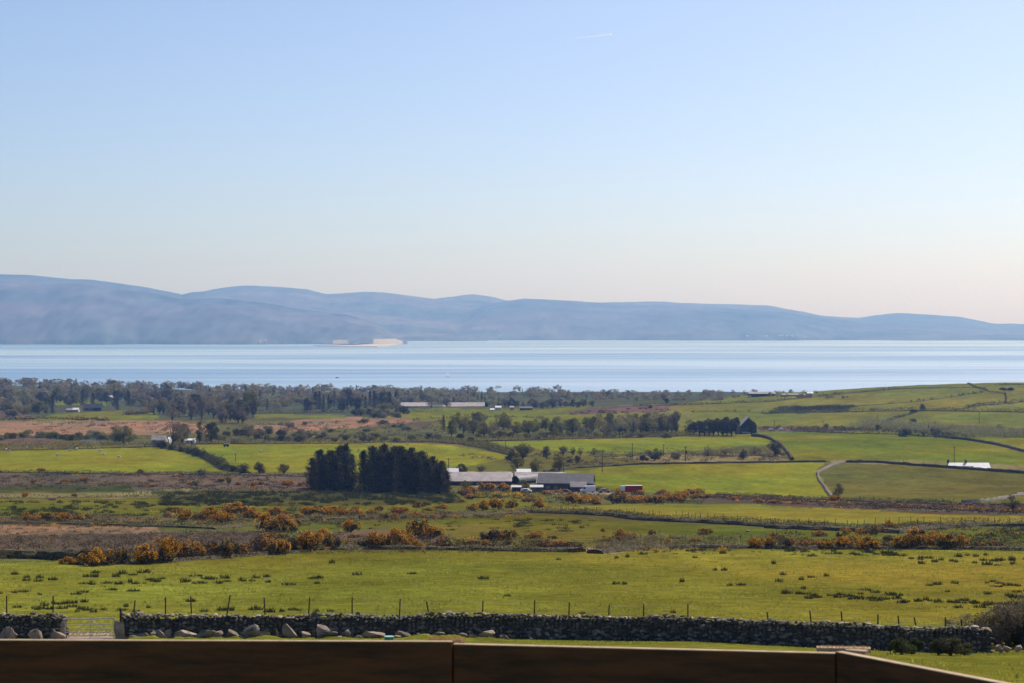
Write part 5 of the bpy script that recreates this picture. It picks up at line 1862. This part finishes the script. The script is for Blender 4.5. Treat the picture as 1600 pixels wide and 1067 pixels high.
def gable(name, label, cat, pxl, pxr, ridge, eave, base, D, depth, roof, wall, rot=0., group=None, openings=(), chimneys=(), over=.25, pale_verge=False, lift=0.):
    """pitched roof building, ridge along its length; px/py give its front as seen from the camera"""
    k = D / F
    L_ = (pxr - pxl) * k
    b = xz((pxl + pxr) / 2, base, D)
    he = (base - eave) * k
    hr = (base - ridge) * k + depth / 2 * (ridge - HORIZ) / F
    t = thing(name, label, cat, tuple(b), rot, group)
    w = MB()
    y0, y1 = 0, depth
    # walls
    w.box((0, depth / 2, he / 2 - .5), (L_, depth, he + 1.0))
    for sx in (-1, 1):
        x = sx * (L_ / 2 - .1)
        w.poly([(x, 0, he), (x, depth, he), (x, depth / 2, hr)], (-sx * .2, 0, 0))
    w.obj('wall', M[wall], t)
    for sy, nm in ((0, 'roof'), (1, 'roof')):
        e = (depth + over if sy else -over)
        slope = (hr - he) / (depth / 2)
        ze = he - over * slope
        r = MB().poly([(-L_ / 2 - over, e, ze + .05), (L_ / 2 + over, e, ze + .05), (L_ / 2 + over, depth / 2, hr + .05), (-L_ / 2 - over, depth / 2, hr + .05)], (0, 0, .12))
        r.obj('roof', M[roof], t)
    if D < 760 and L_ > 12:                  # corrugated sheets stand slightly proud, one strip each
        ns = int(L_ / 1.1)
        for i in range(ns):
            x = -L_ / 2 + (i + .5) * L_ / ns
            slope = (hr - he) / (depth / 2)
            lo = R.uniform(.0, .06)
            r = MB().poly([(x - L_ / ns * .46, -over, he - over * slope + .20 + lo), (x + L_ / ns * .46, -over, he - over * slope + .20 + lo),
                           (x + L_ / ns * .46, depth / 2 - .1, hr + .12 + lo), (x - L_ / ns * .46, depth / 2 - .1, hr + .12 + lo)], (0, 0, .04))
            r.obj('roof_sheet', M[roof], t)
    for (x0, x1, z0, z1, mm) in openings:     # fractions of length / eave height
        MB().box(((x0 + x1 - 1) / 2 * L_, -.03, (z0 + z1) / 2 * he), ((x1 - x0) * L_, .10, (z1 - z0) * he)).obj('door' if z0 == 0 else 'window', M[mm], t)
    for (x, hh, mm) in chimneys:
        c = MB().box((0, 0, hh / 2), (.8, .6, hh)).box((0, 0, hh + .05), (.95, .75, .12))
        o = c.obj('chimney', M[mm], t)
        o.location = ((x - .5) * L_, depth / 2, hr - .3)
    if pale_verge:
        MB().poly([(-L_ / 2 - over - .05, -over, he - over * (hr - he) / (depth / 2) + .1), (-L_ / 2 - over - .05, depth / 2, hr + .12), (-L_ / 2 - over - .05, depth / 2, hr + .34), (-L_ / 2 - over - .05, -over, he - over * (hr - he) / (depth / 2) + .34)], (.1, 0, 0)).obj('verge', M['white'], t)
    return t


def arched(name, label, cat, px, ridge, base, wpx, D, length, ang, roof):
    """round roofed barn, its open end facing the camera"""
    k = D / F
    r = wpx * k / 2
    b = xz(px, base, D)
    H = (base - ridge) * k
    t = thing(name, label, cat, tuple(b), ang)
    hs = H - r
    n = 12
    for nm, rr, m in (('roof', r, roof),):
        mb = MB()
        for i in range(n):
            a0, a1 = math.pi * i / n, math.pi * (i + 1) / n
            mb.poly([(rr * math.cos(a0), 0, hs + rr * math.sin(a0)), (rr * math.cos(a1), 0, hs + rr * math.sin(a1)),
                     (rr * math.cos(a1), length, hs + rr * math.sin(a1)), (rr * math.cos(a0), length, hs + rr * math.sin(a0))],
                    (.1 * math.cos((a0 + a1) / 2), 0, .1 * math.sin((a0 + a1) / 2)))
        mb.obj('roof', M[m], t)
    mb = MB()
    for sx in (-1, 1):
        mb.box((sx * (r - .08), length / 2, hs / 2 - .4), (.12, length, hs + .8))
    for i in range(n):
        a0, a1 = math.pi * i / n, math.pi * (i + 1) / n
        mb.poly([(0, 1.2, 0), (r * .97 * math.cos(a0), 1.2, hs + r * .97 * math.sin(a0)), (r * .97 * math.cos(a1), 1.2, hs + r * .97 * math.sin(a1))], (0, .1, 0))
    mb.box((0, 1.25, hs / 2), (2 * r * .95, .1, hs))  # dark sheet inside the open end stands in for interior shade
    mb.obj('wall', M['darkwall'], t)  # holds the dark sheet that stands in for interior shade
    return t


gable('long_barn', 'long low barn with pale corrugated roof right of the spruces', 'barn', 703, 799, 741, 751.5, 766, 730, 12, 'paletin', 'darkwall', .02)
gable('white_roofed_shed', 'small bright white roofed shed behind the left end of long barn', 'shed', 699, 716, 734, 742, 752, 760, 9, 'whiteroof', 'darkwall', .05)
gable('white_roofed_shed', 'small white roof showing between long barn and arched barn', 'shed', 790, 800, 741, 746, 754, 752, 6, 'whiteroof', 'darkwall')
gable('grey_shed', 'long pale grey roofed shed behind the arched barn', 'shed', 805, 884, 740.5, 744.5, 752, 764, 10, 'tin', 'darkwall', -.02)
gable('polytunnel', 'small white hipped roof behind the long grey shed', 'shed', 808, 829, 735, 739, 746, 780, 9, 'whiteroof', 'darkwall')
arched('arched_barn', 'dark open fronted barn with a round roof in the farmyard', 'barn', 805, 743, 764, 17, 738, 26, -.75, 'tin')
gable('stone_barn', 'large barn with grey slate roof and pale gable edge in the farmyard', 'barn', 839, 926, 743.5, 755, 768, 712, 13, 'slate', 'darkwall', -.10, pale_verge=True,
      openings=((.16, .24, .0, .72, 'stonewall'), (.30, .38, 0, .72, 'stonewall'), (.44, .5, .3, .7, 'glass'), (.56, .62, .3, .7, 'glass'), (.93, .99, .2, .9, 'tin')))
gable('small_shed', 'small shed with pale sheet roof against the slate barn', 'shed', 892, 916, 754, 760, 768, 704, 4.5, 'tin', 'darkwall')
gable('flat_trailer', 'low white topped shelter in front of the farm barns', 'shelter', 800, 814, 759, 760.5, 765, 704, 2.5, 'whiteroof', 'darkwall')
gable('low_shelter', 'low white edged lean-to before the slate barn gable', 'shelter', 829, 848, 758.5, 760.5, 766, 703, 3, 'whiteroof', 'darkwall')
# cottage at right
gable('white_cottage', 'long white roofed cottage behind the wall bank at right', 'cottage', 1485, 1548, 725, 732.5, 737, 842, 9, 'whiteroof', 'white', -.02,
      openings=((.1, .16, .2, .75, 'glass'), (.3, .36, .2, .75, 'glass'), (.7, .78, .2, .75, 'glass')), chimneys=((.0, 1.6, 'darkwall'), (.44, 1.5, 'darkwall')))
gable('cottage_porch', 'small slate porch in front of the white cottage', 'porch', 1503, 1522, 729, 733.5, 737, 836, 4, 'slate', 'stonewall')
# stone farmhouse
t = thing('stone_farmhouse', 'dark stone house end with pale roof edge beside the cypress windbreak', 'house', tuple(xz(1170, 681, 1195)), 0)
k = 1195 / F
hw, he, hr, dp = 12.5 * k, 16 * k, 29 * k, 13.
MB().box((0, dp / 2, he / 2 - .5), (2 * hw, dp, he + 1)).poly([(-hw, 0, he), (hw, 0, he), (0, 0, hr)], (0, dp, 0)).obj('wall', M['darkwall'], t)
for sx in (-1, 1):
    MB().poly([(0, -.4, hr + .08), (sx * (hw + .5), -.4, he - .25), (sx * (hw + .5), dp + .4, he - .25), (0, dp + .4, hr + .08)], (0, 0, .35)).obj('roof', M['tin'], t)
MB().box((-1.2, -1.6, 6.5 * k), (5.6, 3.2, .3)).obj('porch_roof', M['whiteroof'], t)
MB().box((-1.2, -1.5, 3 * k), (5.0, 2.8, 6 * k)).obj('porch', M['stonewall'], t)
for x in (-2., 1.2):
    MB().box((x, -.05, he * .9), (1.0, .14, 1.3)).obj('window', M['glass'], t)
# far long sheds
gable('long_shed', 'far long shed with pale roof, left of the two', 'shed', 626, 677, 629, 634, 640, 2050, 16, 'paletin', 'darkwall')
gable('long_shed', 'far long shed with pale roof, right one next to the dark silo', 'shed', 692, 759, 629, 634.5, 640, 2060, 16, 'paletin', 'darkwall')
gable('link_shed', 'low dark shed joining the two far long sheds', 'shed', 677, 693, 633, 635, 640, 2070, 10, 'slate', 'darkwall')
o = MB().tube((0, 0, -1), (0, 0, 9), 2.0, 2.0, 14).tube((0, 0, 9), (0, 0, 10.4), 2.0, .3, 14).obj('silo', M['darkwall'])
o.location = tuple(xz(760.5, 639, 2050))
tag(o, 'dark round silo at the right end of far long sheds', 'silo')
for (pl, pr, rd, ev, bs, D, rf, wl, lab) in [
    (103, 114, 638, 640, 643, 2150, 'tin', 'cream', 'low pale shed left of the far farmhouse'),
    (113, 122, 637, 639.5, 643, 2140, 'whiteroof', 'cream', 'small bright white house left of the far farmhouse'),
    (130, 152, 631, 637, 641, 2160, 'slate', 'stonewall', 'far slate roofed farmhouse beyond the left green field'),
    (146, 158, 630, 636, 641, 2150, 'slate', 'darkwall', 'dark wing of the far slate roofed farmhouse'),
    (165, 177, 618, 620, 623, 2500, 'whiteroof', 'cream', 'far cream building among trees above the farmhouse'),
    (236, 258, 681, 687, 694, 1120, 'tin', 'cream', 'cream cottage among the trees above the left sheep field'),
    (258, 264, 684, 686, 692, 1130, 'whiteroof', 'white', 'small white shed right of the cream cottage'),
    (289, 303, 686, 687.5, 692, 1120, 'whiteroof', 'white', 'white van shaped shed right of the big brown tree'),
    (1170, 1212, 612, 614.5, 619, 2700, 'tin', 'darkwall', 'distant long shed with pinkish roof near the shore'),
    (1262, 1271, 612, 614, 617, 2800, 'whiteroof', 'white', 'distant white house on the skyline by the shore'),
    (1222, 1258, 615, 616, 618, 2850, 'tin', 'cream', 'distant low cream buildings left of the white house'),
    (766, 773, 608, 610, 613, 2900, 'whiteroof', 'cream', 'distant white house poking out of the shore trees'),
    (421, 431, 624, 626, 629, 2350, 'whiteroof', 'white', 'tiny white building in the far wood, left of the conifers'),
    (766, 772, 638, 639.5, 642, 2010, 'whiteroof', 'white', 'tiny white shed beside the far silo, left one'),
    (774, 783, 634, 636, 640, 2080, 'whiteroof', 'white', 'tiny white shed beside the far silo, right one'),
    (812, 832, 635, 637, 640, 2040, 'slate', 'darkwall', 'far dark low shed right of the white sheds'),
    (797, 803, 634, 636, 640, 2060, 'tin', 'cream', 'far small cream house left of the dark low shed'),
]:
    gable('house' if 'house' in lab or 'cottage' in lab else 'shed', lab, 'house' if 'house' in lab or 'cottage' in lab else 'shed', pl, pr, rd, ev, bs, gp((pl + pr) / 2, bs)[1], 8, rf, wl,
          openings=((.2, .35, .3, .8, 'glass'), (.65, .8, .3, .8, 'glass')))
# white rails by the cottage
P0 = gp(127, 690)
t = thing('white_paling_fence', 'low white paling fence left of the big yellow green tree', 'fence', tuple(P0))
for i in range(22):
    q = gp(127 + i * 1.7, 690) - P0
    MB().box((q[0], q[1], q[2] + .7), (.28, .06, 1.4)).obj('pale', M['white'], t)
MB().box((gp(145, 690)[0] - P0[0], gp(145, 690)[1] - P0[1] + .08, 1.0), (13.0, .05, .2)).obj('rail', M['white'], t)

# far shore houses
rng = random.Random(4)
for k, (px, py) in enumerate(sorted([(199, 520), (204, 520), (226, 523), (231, 522), (236, 522), (240, 521), (245, 521), (249, 520), (252, 519), (130, 502), (655, 527), (660, 527), (668, 526), (676, 527), (782, 527), (1168, 527), (1198, 527), (1218, 527), (1222, 526), (1230, 527), (1238, 527), (1260, 529), (415, 534), (406, 535)])):
    D = 12400 + (533 - py) * 60 if px < 640 else 15300
    w = rng.uniform(9, 20)
    b = xz(px, py, D)
    t = thing('far_house', f'tiny white house on the far shore, {nth(k, 24)} of all', 'house', tuple(b), 0, 'white houses along the far shore')
    MB().box((0, 0, 1), (w, 9, 10)).obj('wall', M['white'], t)
    MB().poly([(-w / 2, -5, 6), (w / 2, -5, 6), (w / 2, 0, 10), (-w / 2, 0, 10)], (0, 0, .5)).obj('roof', M['whiteroof'], t)


# ------------------------------------------------------------------ vehicles
def wheels(t, xs, w, r=.34):
    for x in xs:
        for y in (-w / 2, w / 2):
            MB().tube((x, y - .1, r), (x, y + .1, r), r, r, 14).obj('wheel', M['tyre'], t)


def van(px, py, D, label):
    b = xz(px, py, D)
    t = thing('parked_van', label, 'van', tuple(b), math.pi)
    prof = [(-2.7, .35), (2.55, .35), (2.75, .75), (2.65, 1.15), (1.9, 1.45), (1.25, 2.35), (.9, 2.5), (-2.6, 2.5), (-2.75, 2.3)]
    MB().poly([(x, -1, z) for x, z in prof], (0, 2, 0)).obj('body', M['vanwhite'], t)
    MB().poly([(1.87, -.85, 1.55), (1.87, .85, 1.55), (1.32, .8, 2.28), (1.32, -.8, 2.28)], (.06, 0, .03)).obj('windscreen', M['glass'], t)
    for y in (-1.02, 1.0):
        MB().poly([(.85, y, 1.45), (1.75, y, 1.45), (1.3, y, 2.15), (.85, y, 2.15)], (0, .02, 0)).obj('side_window', M['glass'], t)
    for y in (-.7, .7):
        MB().box((2.74, y, .85), (.08, .3, .2)).obj('headlight', M['steel'], t)
    wheels(t, (-1.7, 1.75), 1.8)
    return t


van(918.5, 769.5, 700, 'white van parked at the right end of the farmyard')
b = xz(988, 770.5, 697)
t = thing('farm_trailer', 'long red box trailer with white cab front right of the farm', 'trailer', tuple(b), 0)
k = 697 / F
MB().box((2.2 * k, 0, 1.75), (27 * k, 2.4, 2.1)).obj('red_box', M['red'], t)
MB().box((2.2 * k, 0, 2.85), (26 * k, 2.3, .10)).obj('roof_sheet', M['white'], t)
MB().box((-14.8 * k, 0, 1.9), (6.4 * k, 2.2, 1.7)).obj('cab', M['vanwhite'], t)
MB().box((-14.8 * k - .75, 0, 2.2), (.06, 1.8, .8)).obj('windscreen', M['glass'], t)
wheels(t, (-3.2, 1.8, 2.9), 2.0, .45)
for px, py, m, lab in [(944, 769, 'tin', 'small grey pickup half hidden behind gorse right of the van'), (884, 770, 'darkcar', 'dark car parked below the curved roof shed'), (822, 769, 'white', 'pale car in front of the arched barn')]:
    b = xz(px, py, 699)
    t = thing('parked_car', lab, 'car', tuple(b), R.uniform(-.3, .3))
    MB().poly([(-2, -.85, .3), (2, -.85, .3), (2, -.85, .8), (1.2, -.85, .9), (.6, -.85, 1.4), (-1.2, -.85, 1.4), (-1.8, -.85, .9), (-2, -.85, .8)], (0, 1.7, 0)).obj('body', M[m], t)
    MB().box((-.3, -.87, 1.12), (1.4, .03, .35)).obj('side_window', M['glass'], t)
    wheels(t, (-1.3, 1.3), 1.6, .32)
for px, py, D, lab in [(1206, 671.5, 1290, 'pale car on the lane right of the stone house'), (1222, 671, 1295, 'white car on the lane further right of the stone house')]:
    t = thing('parked_car', lab, 'car', tuple(gp(px, py + .5)), .1)
    MB().poly([(-2, -.85, .3), (2, -.85, .3), (2, -.85, .8), (.6, -.85, 1.45), (-1.2, -.85, 1.45), (-2, -.85, .8)], (0, 1.7, 0)).obj('body', M['vanwhite'], t)
    wheels(t, (-1.3, 1.3), 1.6, .32)
# feeder in field
t = thing('cattle_feeder', 'dark feed trailer with pale top at the top of second sheep field', 'feeder', tuple(gp(353.5, 697)), 0)
MB().box((0, 0, .9), (2.8, 1.6, .8)).obj('body', M['darkcar'], t)
MB().box((0, 0, 1.4), (2.9, 1.7, .15)).obj('lid', M['tin'], t)
wheels(t, (-.8, .8), 1.5, .35)


# ------------------------------------------------------------------ sheep
def sheep_mesh():
    me = bpy.data.meshes.new('sheep_skin')
    vs = [(0, 0, .62), (-.38, 0, .64), (.36, 0, .64), (.55, 0, .78), (.72, 0, .80), (.86, 0, .72)]
    es = [(0, 1), (0, 2), (2, 3), (3, 4), (4, 5)]
    rad = [.30, .27, .24, .13, .12, .06]
    for (j, x) in ((1, -.36), (2, .34)):
        for y in (-.14, .14):
            i = len(vs)
            vs += [(x, y, .38), (x + (.04 if j == 1 else 0), y, .2), (x, y, 0)]
            rad += [.09, .045, .04]
            es += [(j, i), (i, i + 1), (i + 1, i + 2)]
    me.from_pydata(vs, es, [])
    o = bpy.data.objects.new('sheep_skin', me)
    COL.objects.link(o)
    sk = o.modifiers.new('skin', 'SKIN')
    for i, r in enumerate(rad):
        me.skin_vertices[0].data[i].radius = (r, r)
    me.skin_vertices[0].data[0].use_root = True
    sb = o.modifiers.new('sub', 'SUBSURF')
    sb.levels = 1
    sb.render_levels = 1
    dg = bpy.context.evaluated_depsgraph_get()
    m2 = bpy.data.meshes.new_from_object(o.evaluated_get(dg))
    m2.name = 'sheep_body'
    m2.materials.clear()
    m2.materials.append(M['wool'])
    bpy.data.objects.remove(o)
    return m2


SHEEP = sheep_mesh()
SL = [(10, 704), (15, 706), (41, 701), (90, 712.5), (95, 713), (91, 706), (103, 706), (110, 705.5), (119, 703), (150, 700), (156, 706), (163, 712), (186, 715.5), (339, 729)]
for k, (px, py) in enumerate(SL):
    o = link('sheep', SHEEP, None, tuple(gp(px, py)), (0, 0, R.uniform(0, 6.28)), (1.5,) * 3 if k not in (4, 5, 6) else (.8,) * 3)
    tag(o, f'pale sheep grazing, {nth(k, len(SL))} in the left sheep field', 'sheep')
SL2 = [(407.5, 706), (576, 698), (612, 695), (637, 694.5), (560, 705)]
for k, (px, py) in enumerate(SL2):
    o = link('sheep', SHEEP, None, tuple(gp(px, py)), (0, 0, R.uniform(0, 6.28)), (1.4,) * 3)
    tag(o, f'pale sheep in second field, {nth(k, len(SL2))} behind or left of the spruces', 'sheep')


# ------------------------------------------------------------------ utility poles
for px, top, bot, lab in [
    (701, 715, 736, 'utility pole right of the spruce tops in second sheep field'),
    (941, 702, 737, 'utility pole standing in the broad field above the farm'),
    (988, 692, 714, 'utility pole on the bank, left of the bank bushes'),
    (1037, 693, 712, 'utility pole on the bank between the bushes'),
    (1071, 697, 721, 'utility pole with a transformer box on the bank'),
    (881, 725, 741, 'short pole behind the slate barn'),
    (438, 666, 687, 'utility pole in the scrub above second sheep field'),
    (368, 708, 720, 'thin pole inside the second sheep field'),
    (1210, 656, 667, 'distant pole right of the stone house'),
    (1286, 656, 667, 'distant pole left of the willow belt'),
    (1371, 647, 660, 'distant pole behind the brown thicket'),
    (1530, 643, 661, 'tall distant pole in the upper right field'),
    (1451, 664, 677, 'pole inside the pale willow belt'),
    (1491, 697, 728, 'tall thin pole behind the white cottage'),
    (790, 687, 700, 'pole beside the hedge end above the farm trees'),
]:
    p = gp(px, bot)
    h = (bot - top) * p[1] / F
    t = thing('utility_pole', lab, 'pole', tuple(p))
    MB().tube((0, 0, -.5), (0, 0, h), .16, .12, 8).obj('pole', M['post'], t)
    MB().box((0, 0, h - .35), (1.5, .12, .12)).obj('crossarm', M['post'], t)
    if 'transformer' in lab:
        MB().box((.35, 0, h * .66), (.7, .6, 1.1)).obj('transformer', M['darkwall'], t)

# ------------------------------------------------------------------ boats
D = (CAMZ) * F / (588.5 - HORIZ)
t = thing('sailboat', 'small white sailing boat on the bay, middle of the photograph', 'sailing boat', ((699 - 800) / F * D, D, 0), .2)
k = D / F
MB().poly([(-4.2, -1.2, .0), (3.8, -1.2, 0), (5.4, 0, .0), (3.8, 1.2, 0), (-4.2, 1.2, 0)], (.2, 0, 1.2)).obj('hull', M['white'], t)
MB().tube((.4, 0, 1), (.4, 0, 12), .1, .06, 6).obj('mast', M['steel'], t)
MB().poly([(.2, 0, 2), (-3.8, 0, 2), (.2, 0, 11.5)], (0, .03, 0)).obj('mainsail', M['sail'], t)
MB().poly([(.7, 0, 10.0), (.7, 0, 1.8), (5.0, 0, 1.5)], (0, .03, 0)).obj('jib', M['sail'], t)
D = (CAMZ) * F / (590 - HORIZ)
t = thing('motorboat', 'small dark boat on the bay left of the sailing boat', 'boat', ((526.5 - 800) / F * D, D, 0), 0)
MB().poly([(-3.5, -1.1, 0), (3, -1.1, 0), (4.2, 0, 0), (3, 1.1, 0), (-3.5, 1.1, 0)], (0, 0, 1.1)).obj('hull', M['darkcar'], t)
MB().box((-.5, 0, 1.7), (2.2, 1.6, 1.3)).obj('cabin', M['darkwall'], t)


# ------------------------------------------------------------------ condensation trail high above
def contrail():
    D = 60000.
    a, b = xz(893, 61.5, D), xz(956, 54.5, D)
    m = bpy.data.materials.new('trail_vapour')
    m.use_nodes = True
    nt = m.node_tree
    bs = nt.nodes['Principled BSDF']
    bs.inputs['Base Color'].default_value = (.97, .97, .97, 1)
    tl_color = (1, 1, 1, 1)
    tl = nt.nodes.new('ShaderNodeBsdfTranslucent')
    tl.inputs[0].default_value = tl_color
    ms = nt.nodes.new('ShaderNodeMixShader')
    ms.inputs[0].default_value = .85
    nt.links.new(bs.outputs[0], ms.inputs[1])
    nt.links.new(tl.outputs[0], ms.inputs[2])
    tp = nt.nodes.new('ShaderNodeBsdfTransparent')
    m2 = nt.nodes.new('ShaderNodeMixShader')
    m2.inputs[0].default_value = .55
    nt.links.new(tp.outputs[0], m2.inputs[1])
    nt.links.new(ms.outputs[0], m2.inputs[2])
    nt.links.new(m2.outputs[0], nt.nodes['Material Output'].inputs['Surface'])
    tr = MB()
    n = 12
    for i in range(n):
        t0, t1 = i / n, (i + 1) / n
        p, q = a + (b - a) * t0, a + (b - a) * t1
        r0 = 5 + 13 * t0
        r1 = 5 + 13 * t1
        tr.tube(p, q, r0, r1, 8)
    o = tr.obj('vapour_trail', m)
    tag(o, 'faint short white vapour trail high in the sky', 'vapour trail')


contrail()
